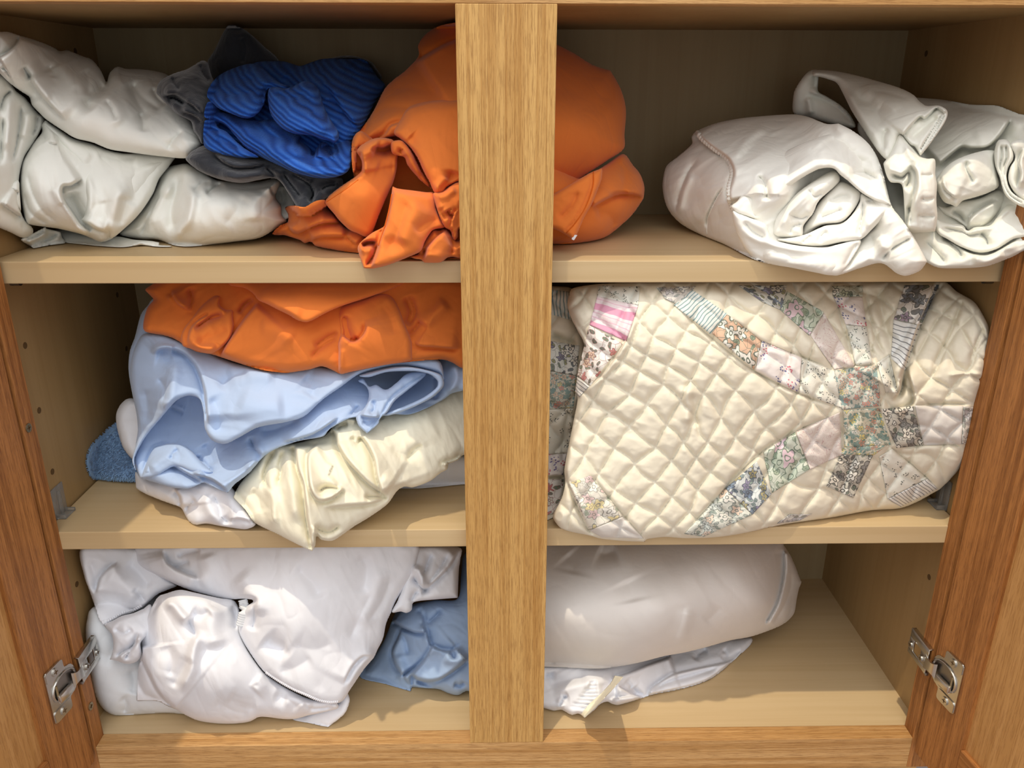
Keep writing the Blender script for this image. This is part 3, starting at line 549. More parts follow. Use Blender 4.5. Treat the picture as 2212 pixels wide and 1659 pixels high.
# terry towel: a folded slab with a real pile of short loops
M_TERRY = cloth('blue_terry', srgb(136, 170, 208), weave=700, bump=.8, mottled=.25, sheen=.3)
Lt = [Lobe(Z0('300,905 270,908 250,916 236,926 218,944 200,962 190,985 188,1000 192,1018 204,1034 225,1037 250,1038 300,1040 420,1030 420,920'), ctl=[(190, 1000, .15), (300, 1038, .122), (240, 1038, .124), (260, 920, .16), (350, 980, .14)], T=.02, R=26, seed=70, nz=(.0012, 18, 0, 1), **MB)]
rng = np.random.default_rng(5); q = np.stack([rng.uniform(186, 330, 9000), rng.uniform(905, 1042, 9000)], 1); q = q[inside(q, Lt[0].out)]
y = Lt[0].depth(q); A = at(q, y); ang = rng.uniform(0, 6.28, len(q)); ln = rng.uniform(.0018, .0034, len(q))
tip = A+np.stack([np.cos(ang)*ln*.55, -ln, np.sin(ang)*ln*.5-ln*.2], 1); sd_ = np.stack([-np.sin(ang)*.00045, np.zeros(len(q)), np.cos(ang)*.00045], 1)
edge = seg_dist(q, Lt[0].out, np.roll(Lt[0].out, -1, 0))[1]-q; el = np.linalg.norm(edge, axis=1); ne = el < 7
tip[ne] = A[ne]+np.stack([edge[ne, 0], np.zeros(ne.sum()), -edge[ne, 1]], 1)/(el[ne, None]+.1)*ln[ne, None]*.9
Vt = np.stack([A-sd_, A+sd_, tip+sd_*.6, tip-sd_*.6], 1).reshape(-1, 3); tip[:, 2] = np.maximum(tip[:, 2], S2T+.001); Vt[:, 2] = np.maximum(Vt[:, 2], S2T+.0012); Ft = np.arange(len(Vt)).reshape(-1, 4)
thing('terry_towel', Lt, M_TERRY, 'folded pale blue terry towel at the back left of the lower shelf', 'towel', S2T, extra=(Vt, Ft))
np.minimum.at(BUF, bidx(q), y-.0036)
# white sheet at the bottom of the pile
L = [
 Lobe(zM('270,800 400,900 900,1000 1600,1000 2000,1060 2300,1080 2300,1215 2020,1222 1870,1236 1740,1245 1500,1240 1000,1250 500,1200 300,1150'), y0=.118, T=.02, R=30, seed=72, **MB),
 Lobe(zM('215,755 180,762 150,790 128,840 130,900 145,965 170,1030 215,1085 260,1090 330,1000 330,800'), ctl=[(252, 890, .135), (290, 1000, .115), (270, 860, .14)], T=.02, R=18, seed=73, **MB),
 Lobe(zM('232,1155 260,1170 400,1180 520,1200 700,1200 790,1280 840,1360 885,1435 860,1458 820,1466 700,1450 620,1435 560,1442 525,1425 505,1395 480,1350 430,1330 380,1312 330,1292 280,1270 240,1245 235,1225'),
  ctl=[(294, 1030, .10), (311, 1066, .075), (391, 1095, .055), (423, 1133, .03), (526, 1143, .02), (550, 1110, .02), (440, 1050, .05)], T=.02, R=26, seed=74, nz=(.0018, 40, 30, 1.6),
  st=[S('s', zM('480,1350 470,1290 440,1250'), 16, 8), S('v', zM('650,1270 690,1350 700,1400 760,1440'), 10, 6), S('r', zM('600,1280 650,1380 720,1430'), 12, 4), S('v', zM('560,1300 520,1340 500,1380'), 9, 5), S('s', zM('870,1430 800,1410 740,1420'), 10, 5)], step=2.6, **MB)]
thing('bed_sheet', L, M_WHITE, 'white sheet at the bottom of the lower-shelf pile, under the blue and ivory cloths', 'sheet', S2T)
# ivory pillowcase hanging over the shelf edge
L = [Lobe(zM('765,1290 800,1220 900,1100 970,1010 1090,1000 1180,978 1280,940 1330,850 1450,800 1600,760 1800,720 1950,670 2100,640 2300,740 2300,1060 2015,1062 1985,1090 1930,1110* 1925,1140 1890,1160 1830,1205 1740,1238 1690,1235 1650,1262 1600,1330 1500,1402 1420,1450 1350,1500 1300,1528 1240,1522 1215,1500 1210,1550 1192,1586* 1100,1542 1000,1490 880,1430 830,1362 780,1312'),
  ctl=[(674, 1188, -.008), (600, 1145, .002), (525, 1080, .025), (713, 1160, .004), (860, 1055, .035), (990, 985, .06), (990, 850, .11), (850, 870, .095), (730, 915, .06), (640, 950, .06), (600, 970, .05), (640, 1060, .005), (720, 1040, .01), (830, 980, .035), (900, 920, .06)], T=.016, R=24, seed=76, nz=(.0022, 38, 65, 2.0), step=2.4,
  st=[S('s', zM('1195,1580 1160,1400 1150,1300 1140,1220 1110,1130 1095,1010'), 30, 11, .04), S('v', zM('1000,1020 950,1110 930,1180 945,1230 975,1260'), 8, 9), S('v', zM('1040,1030 1015,1110 1020,1160 1000,1240'), 8, 7), S('r', zM('930,1180 975,1300 985,1400 1000,1460'), 10, 5), S('r', zM('1060,1040 1070,1160 1090,1300 1110,1440'), 12, 4),
      S('s', zM('1600,1288 1500,1220 1420,1140 1370,1080 1330,1010 1315,950 1290,915'), 24, 9, .06), S('s', zM('1570,1270 1540,1180 1525,1090 1490,1010 1450,960'), 22, 8, .06), S('r', zM('1300,930 1320,885 1390,868 1430,880'), 5, 5, .06), S('v', zM('1320,930 1350,905 1390,895'), 6, 8), S('v', zM('1400,960 1440,1000 1450,960'), 7, 5),
      S('s', zM('1370,1245 1300,1300 1225,1312 1180,1250 1165,1150 1170,1050 1230,1000'), 20, 8, .06), S('v', zM('1215,1270 1270,1240 1350,1250'), 9, 9), S('v', zM('1470,1290 1550,1290 1610,1300'), 9, 7), S('s', zM('1600,1300 1500,1330 1380,1340 1250,1350'), 18, 6), S('v', zM('1200,1440 1230,1470 1290,1480 1350,1440'), 8, 7), S('r', zM('1205,1440 1200,1520 1195,1570'), 5, 5), S('v', zM('1700,1100 1750,1030 1800,1010'), 8, 4), S('r', zM('1560,1180 1650,1220 1740,1230'), 12, 3), S('v', zM('1600,1010 1700,1060 1860,1000'), 14, 3), S('s', zM('1925,1140 1900,1110 1960,1090 2010,1060'), 10, 5), S('v', zM('860,1250 900,1300 920,1380'), 12, 4)], **MB)]
thing('pillowcase', L, M_IVORY, 'crumpled ivory pillowcase whose pointed corner hangs over the lower shelf edge', 'pillowcase', S2T)
# light blue sheet
L = [
 Lobe(zM('330,215 300,250 262,300 230,420 202,500 195,600 213,720 240,850 245,960 225,1050 220,1090 238,1142 262,1190* 330,1210 400,1232 460,1243 520,1245 580,1222 602,1212* 650,1235 700,1258 735,1268* 772,1220* 850,1160 950,1055 1100,992 1250,962 1290,920 1400,862 1480,860 1540,850 1600,850 1640,842 1720,842 1800,815 1900,765 1960,725 2300,640 2300,450 2000,350 1500,350 900,300 500,200'),
  ctl=[(290, 740, .115), (285, 900, .10), (303, 1034, .05), (360, 1048, .035), (487, 1060, .012), (430, 950, .085), (420, 900, .10), (560, 980, .035), (640, 955, .03), (757, 902, .032), (690, 930, .028), (750, 870, .06), (900, 830, .11), (980, 800, .10), (700, 720, .13), (480, 720, .13), (490, 1000, .045)], T=.014, R=22, seed=78, nz=(.0014, 60, 0, 1.6), step=2.6,
  st=[S('s', zM('265,1188 330,1030 370,1010 430,1000'), 16, 7), S('s', zM('735,1262 650,1200 560,1170 530,1160'), 14, 7), S('s', zM('600,1212 500,1160 440,1125 400,1130'), 14, 8), S('v', zM('850,960 880,1030 905,1070 880,1110'), 9, 8), S('r', zM('870,1000 920,1060 910,1090 830,1150'), 10, 6), S('v', zM('600,1000 640,1070 660,1120'), 14, 8), S('v', zM('560,1060 600,1100 660,1165'), 9, 8), S('s', zM('1350,850 1200,950 1020,1000'), 18, 6), S('v', zM('900,940 1000,920 1130,870'), 12, 7), S('s', zM('500,830 450,810 420,790'), 8, 5), S('v', zM('1850,770 1870,680 1860,620'), 8, 6), S('r', zM('1950,560 1975,640 1930,740'), 10, 6), S('r', zM('720,1230 800,1170 880,1110'), 8, 4), S('v', zM('1450,790 1400,850 1380,880'), 7, 6)], **MB),
 Lobe(zM('265,1188* 290,1110 330,1030 370,1010 430,998 500,1010 545,1050 600,1110 662,1160* 610,1165 540,1155 480,1130 440,1125 400,1145 360,1172 310,1185'), ctl=[(303, 1034, .042), (340, 980, .06), (430, 960, .055), (463, 1022, .028), (390, 1015, .035)], T=.01, R=12, seed=79, nz=(.001, 30, 30, 2), step=2.4, st=[S('v', zM('420,1090 440,1050 470,1030'), 8, 4), S('r', zM('300,1150 380,1080 470,1050'), 12, 4)], **MB),
 Lobe(zM('560,745 600,770 602,830 610,930 650,984 720,1002 800,965 900,912 1050,884 1150,852 1250,762 1350,692 1450,622 1600,582 1700,575 1800,592 1890,622 1908,680 1850,752 1800,778 1600,842 1850,770 1880,700 1870,650 1780,612 1600,604 1480,640'), y0=.08, T=.002, R=6, seed=80, nz=None, **MB) if False else
 Lobe(zM('296,400 260,420 222,500 205,600 222,740 248,880 235,1000 215,1090 236,1150 228,1080 290,962 380,852 450,772 500,745 545,742 585,765 602,830 606,880 612,925 650,984 720,1002 800,965 900,912 1050,884 1150,852 1250,762 1350,692 1450,622 1600,582 1700,575 1800,592 1890,622 1908,680* 1890,560 1800,520 1600,560 1350,600 1200,580 1000,600 800,570 690,530 600,480 480,440 380,400'),
  ctl=[(300, 740, .10), (290, 900, .085), (294, 1012, .05), (379, 866, .045), (431, 860, .05), (440, 920, .03), (487, 958, .018), (560, 920, .02), (658, 896, .028), (737, 832, .045), (837, 790, .06), (950, 800, .075), (560, 820, .05), (480, 740, .10), (700, 760, .085), (330, 860, .07)], T=.012, R=12, seed=81, nz=(.0014, 60, 10, 1.8), step=2.4,
  st=[S('s', zM('620,900 612,800 600,700 560,590 500,520 430,490 370,490 335,520'), 30, 9, .1), S('r', zM('330,520 345,490 390,478 450,495'), 7, 6), S('v', zM('340,530 390,540 440,530'), 14, 3), S('r', zM('430,540 440,620 420,720 380,830'), 16, 6), S('v', zM('640,740 680,820 690,900 690,960'), 20, 5), S('r', zM('720,640 850,620 1000,620'), 24, 5), S('v', zM('680,700 750,640 850,600'), 14, 5), S('s', zM('1060,880 1180,830 1290,740'), 6, 2), S('v', zM('1140,640 1200,700 1180,760'), 20, 5), S('r', zM('300,1000 340,920 430,800 530,755'), 5, 3), S('v', zM('280,700 300,800 290,900'), 12, 4), S('v', zM('350,640 390,700 380,780'), 10, 3), S('r', zM('780,760 900,800 1050,790'), 30, 4)], **MB),
 # the stiff rim of the open loop at the right, and its lower lip
 Lobe(zM('1450,630 1600,590 1700,583 1800,598 1890,628 1908,680 1880,722 1820,765 1720,812 1610,848 1590,838 1700,795 1800,748 1868,695 1872,660 1830,625 1750,608 1600,612 1500,640'), ctl=[(790, 815, .05), (950, 800, .055), (958, 835, .055), (840, 896, .04)], T=.006, R=6, seed=82, nz=None, step=2.2, **MB),
 Lobe(zM('1442,662 1470,650 1500,690 1540,682 1592,708 1650,670 1700,625 1760,605 1810,612 1800,640 1700,720 1640,770 1600,830 1562,862 1550,895 1490,946* 1445,905 1430,862 1440,842 1480,800 1500,740 1485,690'),
  ctl=[(775, 824, .06), (833, 842, .05), (910, 806, .075), (793, 936, .02), (773, 905, .028), (800, 855, .045)], T=.008, R=10, seed=83, nz=(.0016, 24, 60, 1.6), step=2.2, st=[S('v', zM('1810,620 1700,690 1620,755 1560,860 1490,940'), 3, 3, .02), S('s', zM('1560,860 1500,860 1450,850'), 10, 6), S('v', zM('1460,880 1500,890 1540,870'), 6, 4), S('v', zM('1520,760 1530,810 1500,840'), 8, 4)], **MB)]
o = thing('bed_sheet', L, M_LBLUE, 'light blue sheet draped in loops between the orange and ivory cloths on the lower shelf', 'sheet', .32)
cord('hem_seam', [L[-1]], zM('1790,628 1700,690 1620,755 1560,860 1495,938'), .0007, M_LBLUE2, o, 0, 80, .3, 40)
# orange sheet crumpled on top of that pile
L = [
 Lobe(zM('282,165* 480,60 1000,50 1990,100 2300,200 2300,600 2010,592 1950,560 1900,545 1820,548 1730,556 1600,572 1500,592 1400,612 1340,622* 1250,582 1180,598 1060,616 980,610 900,596 780,560 690,530 640,515 560,500 500,465 440,430 380,412 330,404 285,392 274,370 280,320 300,260 335,220*'),
  ctl=[(311, 640, .11), (320, 715, .085), (430, 755, .07), (600, 800, .055), (733, 805, .05), (890, 780, .065), (1000, 790, .085), (600, 630, .10), (900, 640, .10), (620, 730, .05), (990, 660, .10), (420, 660, .10)], T=.02, R=22, seed=85, nz=(.0016, 55, -25, 1.8), step=2.6,
  st=[S('s', zM('690,530 720,470 760,410 830,310 900,230'), 30, 8, .1), S('v', zM('790,300 830,240 880,215'), 8, 7), S('v', zM('1200,480 1280,420 1340,400'), 10, 5), S('v', zM('1180,540 1250,470 1330,430'), 8, 4), S('v', zM('520,150 540,230 500,280'), 10, 7), S('r', zM('410,180 450,230 540,280'), 9, 6), S('s', zM('540,290 460,240 420,170'), 14, 7), S('v', zM('1690,200 1725,280 1700,360'), 8, 7), S('v', zM('1720,190 1750,290 1710,370'), 7, 6), S('s', zM('2000,490 1880,480 1770,470 1735,440'), 20, 6), S('v', zM('1780,330 1740,390 1710,400'), 10, 6), S('r', zM('1930,230 1850,300 1780,360'), 14, 6), S('r', zM('900,360 1000,380 1100,440'), 18, 3)], **MB),
 Lobe(zM('490,470 480,420 500,370 540,320 600,240 660,190 700,195 695,245 720,270 760,275 762,310 765,370 745,430 700,480 640,512 575,500 530,485'), ctl=[(403, 711, .065), (423, 679, .08), (480, 640, .10), (475, 755, .052), (500, 680, .075)], T=.016, R=16, seed=86, nz=(.0012, 40, -50, 1.8), step=2.4, st=[S('v', zM('545,380 580,360 640,320 720,300'), 9, 10), S('s', zM('515,470 520,400 560,340 640,290'), 18, 6), S('r', zM('520,440 590,480 680,480'), 10, 4), S('v', zM('560,440 650,420 740,370'), 14, 4), S('s', zM('700,195 690,250 730,275'), 10, 5)], **MB),
 Lobe(zM('740,100 900,90 1650,90 1700,120 1640,155 1545,190 1460,218 1350,255 1280,285 1230,312 1185,335 1155,341 1110,330 1060,300 1000,272 950,245 900,222 870,185 820,155 745,140'), ctl=[(494, 612, .09), (860, 615, .09), (662, 695, .028), (560, 655, .05), (750, 655, .05), (662, 640, .05)], T=.012, R=16, seed=87, nz=(.0010, 70, 0, 2), step=2.6, st=[S('r', zM('900,180 1050,260 1150,310'), 22, 3)], **MB),
 Lobe(zM('1345,262 1400,238 1480,215 1560,185 1620,200 1660,260 1690,340 1715,400 1732,450 1736,520 1728,550 1600,572 1500,590 1400,612 1342,620 1330,560 1332,500 1330,460 1345,400 1338,330'), ctl=[(735, 665, .07), (821, 635, .085), (880, 720, .06), (890, 778, .058), (737, 806, .042), (800, 740, .04)], T=.014, R=14, seed=88, nz=(.0012, 50, 40, 1.8), step=2.4,
  st=[S('v', zM('1365,300 1375,370 1400,440'), 9, 10), S('s', zM('1345,390 1400,445 1450,430 1480,380 1470,330'), 20, 7), S('v', zM('1395,430 1420,440 1440,420'), 8, 6), S('r', zM('1340,480 1345,560 1342,610'), 8, 4), S('v', zM('1560,240 1620,330 1640,420'), 16, 4)], **MB)]
thing('bed_sheet', L, M_ORANGE, 'crumpled orange sheet lying on the light blue sheet, right under the upper shelf', 'sheet', .36)
# ------------------------------------------------------------------ patchwork quilt, right bay of the lower shelf
zQ = Zm(1160, 590, 2.1686)
def uvm(nt, s):
    u = N(nt, 'ShaderNodeUVMap'); k = N(nt, 'ShaderNodeMapping'); k.inputs['Scale'].default_value = (s, s, 1); nt.links.new(u.outputs[0], k.inputs[0]); return k.outputs[0]
def less(nt, a, b_): return math_(nt, 'LESS_THAN', a, b_)
def fin(nt, b, col):
    nt.links.new(mixc(nt, col, srgb(226, 222, 210), .2), b.inputs['Base Color']); b.inputs['Roughness'].default_value = .9; b.inputs['Specular IOR Level'].default_value = .1
    tc = N(nt, 'ShaderNodeTexCoord'); n3 = N(nt, 'ShaderNodeTexNoise', Scale=140.0, Detail=4.0, Distortion=1.0); nt.links.new(tc.outputs['Object'], n3.inputs['Vector'])
    bp = N(nt, 'ShaderNodeBump', Strength=.35, Distance=.0016); nt.links.new(n3.outputs[0], bp.inputs['Height']); nt.links.new(bp.outputs[0], b.inputs['Normal'])
def floral(name, bg, line, flowers, leaves, s=4.2, fr=.34, lw=.045, amount=.75, leaf=.5):
    m, nt, b = newmat(name); uv = uvm(nt, s)
    wn = N(nt, 'ShaderNodeTexNoise', Scale=1.3, Detail=1.0); nt.links.new(uv, wn.inputs['Vector']); wv = N(nt, 'ShaderNodeVectorMath', operation='SCALE'); nt.links.new(wn.outputs['Color'], wv.inputs[0]); wv.inputs['Scale'].default_value = .5
    av = N(nt, 'ShaderNodeVectorMath', operation='ADD'); nt.links.new(uv, av.inputs[0]); nt.links.new(wv.outputs[0], av.inputs[1]); P = av.outputs[0]
    def layer(scale, off, petals, rad, cols, prob, col_in, lines):
        of = N(nt, 'ShaderNodeVectorMath', operation='ADD'); nt.links.new(P, of.inputs[0]); of.inputs[1].default_value = off
        v = N(nt, 'ShaderNodeTexVoronoi', voronoi_dimensions='2D', Scale=scale, Randomness=.85); nt.links.new(of.outputs[0], v.inputs['Vector'])
        ds = math_(nt, 'MULTIPLY', v.outputs['Distance'], 1.0)
        df = N(nt, 'ShaderNodeVectorMath', operation='SUBTRACT'); sc = N(nt, 'ShaderNodeVectorMath', operation='SCALE'); nt.links.new(of.outputs[0], sc.inputs[0]); sc.inputs['Scale'].default_value = 1.0
        nt.links.new(sc.outputs[0], df.inputs[0]); nt.links.new(v.outputs['Position'], df.inputs[1]); xy = N(nt, 'ShaderNodeSeparateXYZ'); nt.links.new(df.outputs[0], xy.inputs[0])
        ang = math_(nt, 'ARCTAN2', xy.outputs[1], xy.outputs[0]); cs = N(nt, 'ShaderNodeSeparateColor'); nt.links.new(v.outputs['Color'], cs.inputs[0])
        ph = math_(nt, 'ADD', math_(nt, 'MULTIPLY', ang, petals), math_(nt, 'MULTIPLY', cs.outputs[0], 6.28))
        r = math_(nt, 'ADD', rad, math_(nt, 'MULTIPLY', math_(nt, 'COSINE', ph), rad*.28))
        on = math_(nt, 'GREATER_THAN', cs.outputs[1], 1-prob); inn = math_(nt, 'MULTIPLY', less(nt, ds, r), on)
        cr = ramp(nt, [(i/len(cols), c) for i, c in enumerate(cols)], 'CONSTANT'); nt.links.new(cs.outputs[2], cr.inputs[0])
        out = mixc(nt, col_in, cr.outputs[0], inn)
        if lines:
            e = math_(nt, 'MULTIPLY', less(nt, math_(nt, 'ABSOLUTE', math_(nt, 'SUBTRACT', ds, r)), lw), on); out = mixc(nt, out, line, e)
            c2 = math_(nt, 'MULTIPLY', less(nt, math_(nt, 'ABSOLUTE', math_(nt, 'SUBTRACT', ds, rad*.32)), lw*.8), on); out = mixc(nt, out, line, c2)
        return out
    vb = N(nt, 'ShaderNodeTexVoronoi', voronoi_dimensions='2D', feature='DISTANCE_TO_EDGE', Scale=1.6); nt.links.new(P, vb.inputs['Vector'])
    bgc = N(nt, 'ShaderNodeRGB'); bgc.outputs[0].default_value = (*bg, 1)
    col = mixc(nt, bgc.outputs[0], line, math_(nt, 'MULTIPLY', less(nt, vb.outputs['Distance'], .025), .7))
    col = layer(1.9, (3.3, 1.7, 0), 2.0, .30, leaves, leaf, col, True)
    col = layer(1.0, (0, 0, 0), 5.0, fr, flowers, amount, col, True)
    fin(nt, b, col); return m
def ditsy(name, bg, cols, s=9.0, prob=.45, r=.26):
    m, nt, b = newmat(name); uv = uvm(nt, s); v = N(nt, 'ShaderNodeTexVoronoi', voronoi_dimensions='2D', Scale=1.0); nt.links.new(uv, v.inputs['Vector'])
    v2 = N(nt, 'ShaderNodeTexVoronoi', voronoi_dimensions='2D', Scale=3.2); nt.links.new(uv, v2.inputs['Vector']); cs = N(nt, 'ShaderNodeSeparateColor'); nt.links.new(v.outputs['Color'], cs.inputs[0])
    k = math_(nt, 'MULTIPLY', math_(nt, 'MULTIPLY', less(nt, v.outputs['Distance'], r*1.25), less(nt, v2.outputs['Distance'], .30)), math_(nt, 'GREATER_THAN', cs.outputs[0], 1-prob))
    cr = ramp(nt, [(i/len(cols), c) for i, c in enumerate(cols)], 'CONSTANT'); nt.links.new(cs.outputs[1], cr.inputs[0]); fin(nt, b, mixc(nt, bg, cr.outputs[0], k)); return m
def stripe(name, bg, col, n, duty=.3, axis=1, wide=None):
    m, nt, b = newmat(name); uv = uvm(nt, 1.0); xy = N(nt, 'ShaderNodeSeparateXYZ'); nt.links.new(uv, xy.inputs[0]); wn = N(nt, 'ShaderNodeTexNoise', Scale=2.0); nt.links.new(uv, wn.inputs['Vector'])
    c = math_(nt, 'ADD', xy.outputs[axis], math_(nt, 'MULTIPLY', wn.outputs[0], .16)); f = math_(nt, 'FRACT', math_(nt, 'MULTIPLY', c, n)); k = less(nt, f, duty)
    if wide:
        f2 = math_(nt, 'FRACT', math_(nt, 'MULTIPLY', c, n/4.0)); k = math_(nt, 'MAXIMUM', math_(nt, 'MULTIPLY', k, .55), less(nt, f2, wide))
    fin(nt, b, mixc(nt, bg, col, k)); return m
def swirl(name, bg, line, s=5.0):
    m, nt, b = newmat(name); uv = uvm(nt, s); n = N(nt, 'ShaderNodeTexNoise', Scale=1.6, Detail=1.0, Distortion=1.2); nt.links.new(uv, n.inputs['Vector'])
    f = math_(nt, 'ABSOLUTE', math_(nt, 'SUBTRACT', math_(nt, 'FRACT', math_(nt, 'MULTIPLY', n.outputs[0], 7.0)), .5)); fin(nt, b, mixc(nt, bg, line, less(nt, f, .06))); return m
W_ = srgb(232, 228, 218); K_ = srgb(52, 50, 48)
P_PINK = stripe('pink_stripe', srgb(234, 216, 220), srgb(220, 140, 176), 9, .2, 1, .36); P_TEAL = stripe('teal_stripe', srgb(226, 228, 220), srgb(98, 142, 150), 13, .3, 0)
P_DARKS = stripe('dark_pinstripe', srgb(222, 222, 220), srgb(92, 96, 106), 9, .2, 1); P_LINE = stripe('line_stripe', srgb(230, 226, 220), srgb(96, 94, 100), 14, .22, 1)
P_RED = floral('red_vine_floral', srgb(236, 230, 224), srgb(150, 80, 80), [srgb(186, 70, 78), srgb(232, 200, 170), srgb(210, 120, 120), W_], [srgb(92, 122, 96), srgb(60, 86, 70)], 3.4, .26, .03, .6, .55)
P_TAN = floral('tan_green_floral', srgb(208, 164, 132), srgb(52, 76, 58), [W_, srgb(240, 234, 222)], [srgb(206, 196, 170), srgb(120, 140, 110)], 3.0, .40, .045, .9, .5)
P_DIT1 = ditsy('pink_purple_ditsy', srgb(236, 226, 222), [srgb(100, 84, 150), srgb(206, 80, 110), srgb(70, 80, 140)], 5.0, .6, .34); P_DIT2 = ditsy('dark_ditsy', srgb(232, 228, 214), [srgb(66, 72, 74), srgb(90, 96, 92)], 7.0, .6, .3); P_DIT3 = ditsy('green_ditsy', srgb(224, 224, 214), [srgb(82, 104, 92), srgb(70, 80, 80)], 7.0, .7, .3)
P_DKBLUE = floral('dark_blue_floral', srgb(222, 224, 218), srgb(46, 56, 74), [srgb(110, 104, 140), srgb(84, 106, 132), W_], [srgb(66, 86, 96), srgb(96, 118, 96), srgb(150, 150, 92)], 3.6, .30, .04, .8, .7)
P_GREEN = floral('green_outline_floral', srgb(206, 214, 198), srgb(88, 116, 96), [srgb(214, 220, 204), srgb(226, 196, 208), srgb(196, 210, 190)], [srgb(140, 164, 138), srgb(168, 186, 160)], 2.6, .42, .035, .85, .7)
P_SW = swirl('pale_pink_scroll', srgb(228, 216, 208), srgb(204, 172, 170), 3.2)
P_DKGR = floral('dark_green_floral', srgb(200, 204, 186), srgb(50, 66, 52), [W_, srgb(170, 180, 150)], [srgb(90, 112, 86), srgb(120, 136, 104)], 3.6, .34, .05, .8, .7)
P_MULTI = floral('small_red_teal_floral', srgb(212, 208, 194), srgb(110, 140, 140), [srgb(216, 128, 108), srgb(226, 190, 160), srgb(120, 158, 156), srgb(226, 206, 130)], [srgb(92, 138, 132), srgb(150, 160, 140), srgb(198, 140, 120)], 6.4, .36, .05, .9, .9)
P_MULTI2 = floral('small_yellow_teal_floral', srgb(222, 214, 190), srgb(110, 140, 132), [srgb(230, 206, 110), srgb(220, 150, 120), srgb(126, 164, 156), W_], [srgb(84, 146, 138), srgb(176, 168, 136)], 6.0, .36, .05, .9, .9)
P_BLK = floral('black_outline_floral', srgb(196, 190, 176), srgb(38, 36, 34), [W_, srgb(238, 230, 214), srgb(120, 116, 114)], [srgb(94, 92, 92), srgb(104, 126, 104), W_], 3.8, .40, .055, .9, .85)
P_BLK2 = floral('dark_iris_floral', srgb(226, 220, 214), srgb(52, 52, 56), [srgb(102, 106, 120), srgb(150, 122, 146), srgb(118, 124, 134)], [srgb(84, 106, 88), srgb(70, 72, 78)], 2.8, .34, .045, .8, .75)
P_BLUE = floral('blue_floral', srgb(214, 220, 218), srgb(54, 72, 100), [srgb(110, 136, 164), srgb(164, 152, 92), srgb(130, 120, 160)], [srgb(84, 112, 128), srgb(120, 148, 140)], 3.6, .32, .045, .85, .85)
P_GRGR = floral('grey_green_floral', srgb(220, 222, 210), srgb(96, 110, 108), [W_, srgb(222, 196, 176), srgb(200, 206, 200)], [srgb(150, 168, 156), srgb(170, 180, 170)], 3.8, .38, .04, .85, .7)
P_YEL = floral('pale_yellow_pink_floral', srgb(226, 220, 206), srgb(138, 134, 126), [srgb(236, 218, 158), srgb(228, 198, 196), W_], [srgb(160, 176, 150), W_], 3.6, .40, .035, .9, .6)
P_PALE = plain('pale_grey_patch', srgb(222, 216, 208), .9, 0, .1); P_GREYF = floral('grey_sprig', srgb(214, 208, 200), srgb(124, 122, 124), [srgb(190, 186, 190), W_], [srgb(150, 156, 146)], 3.4, .3, .04, .7, .6)
M_QUILT = cloth('quilt_cream_cotton', srgb(230, 222, 202), weave=1200, bump=.12, coarse=.3, crinkle=.12)
def quilting(Q, d):
    wx = vnoise(Q[:, 0]/120, Q[:, 1]/120, 31)*22+vnoise(Q[:, 0]/50, Q[:, 1]/50, 35)*6; wy = vnoise(Q[:, 0]/120, Q[:, 1]/120, 32)*22+vnoise(Q[:, 0]/50, Q[:, 1]/50, 36)*6; x = Q[:, 0]+wx; y = Q[:, 1]+wy; o = np.zeros(len(Q)); g = o.copy(); pf = np.ones(len(Q))
    for a, sp in ((40, 52), (122, 50)):
        c = (-x*math.sin(math.radians(a))+y*math.cos(math.radians(a)))/sp; f = np.abs(c-np.round(c))*sp; g = np.maximum(g, np.exp(-(f/2.8)**1.2)); pf *= 1-np.exp(-(f/9.0)**2)
    pk = np.abs(vnoise(x/13, y/13, 41))+.6*np.abs(vnoise(x/7, y/7, 42))
    return (.0030*g-.0026*pf+.0006*(pk-.5)*(.5+g))*sstep(d/10)
QB = dict(zs=S2T, zf=S2F, zmax=S1B-.0035)
LQ2 = [Lobe(zQ('-60,40* 60,60 160,70 200,120 190,230 230,330 220,480 200,600 190,760 160,860 140,960 130,1080 100,1130 40,1160* -60,1160'), ctl=[(1195, 615, .12), (1260, 740, .10), (1230, 1000, .10), (1195, 1110, .055), (1120, 900, .09), (1200, 850, .085)], T=.02, R=24, seed=90, nz=(.0016, 36, 20, 1.4), quilt=quilting, step=2.6, st=[S('v', zQ('60,290 120,310 190,330'), 8, 8), S('v', zQ('150,640 130,760 120,900'), 8, 5), S('s', zQ('130,955 90,950 50,955'), 10, 6)], **QB)]
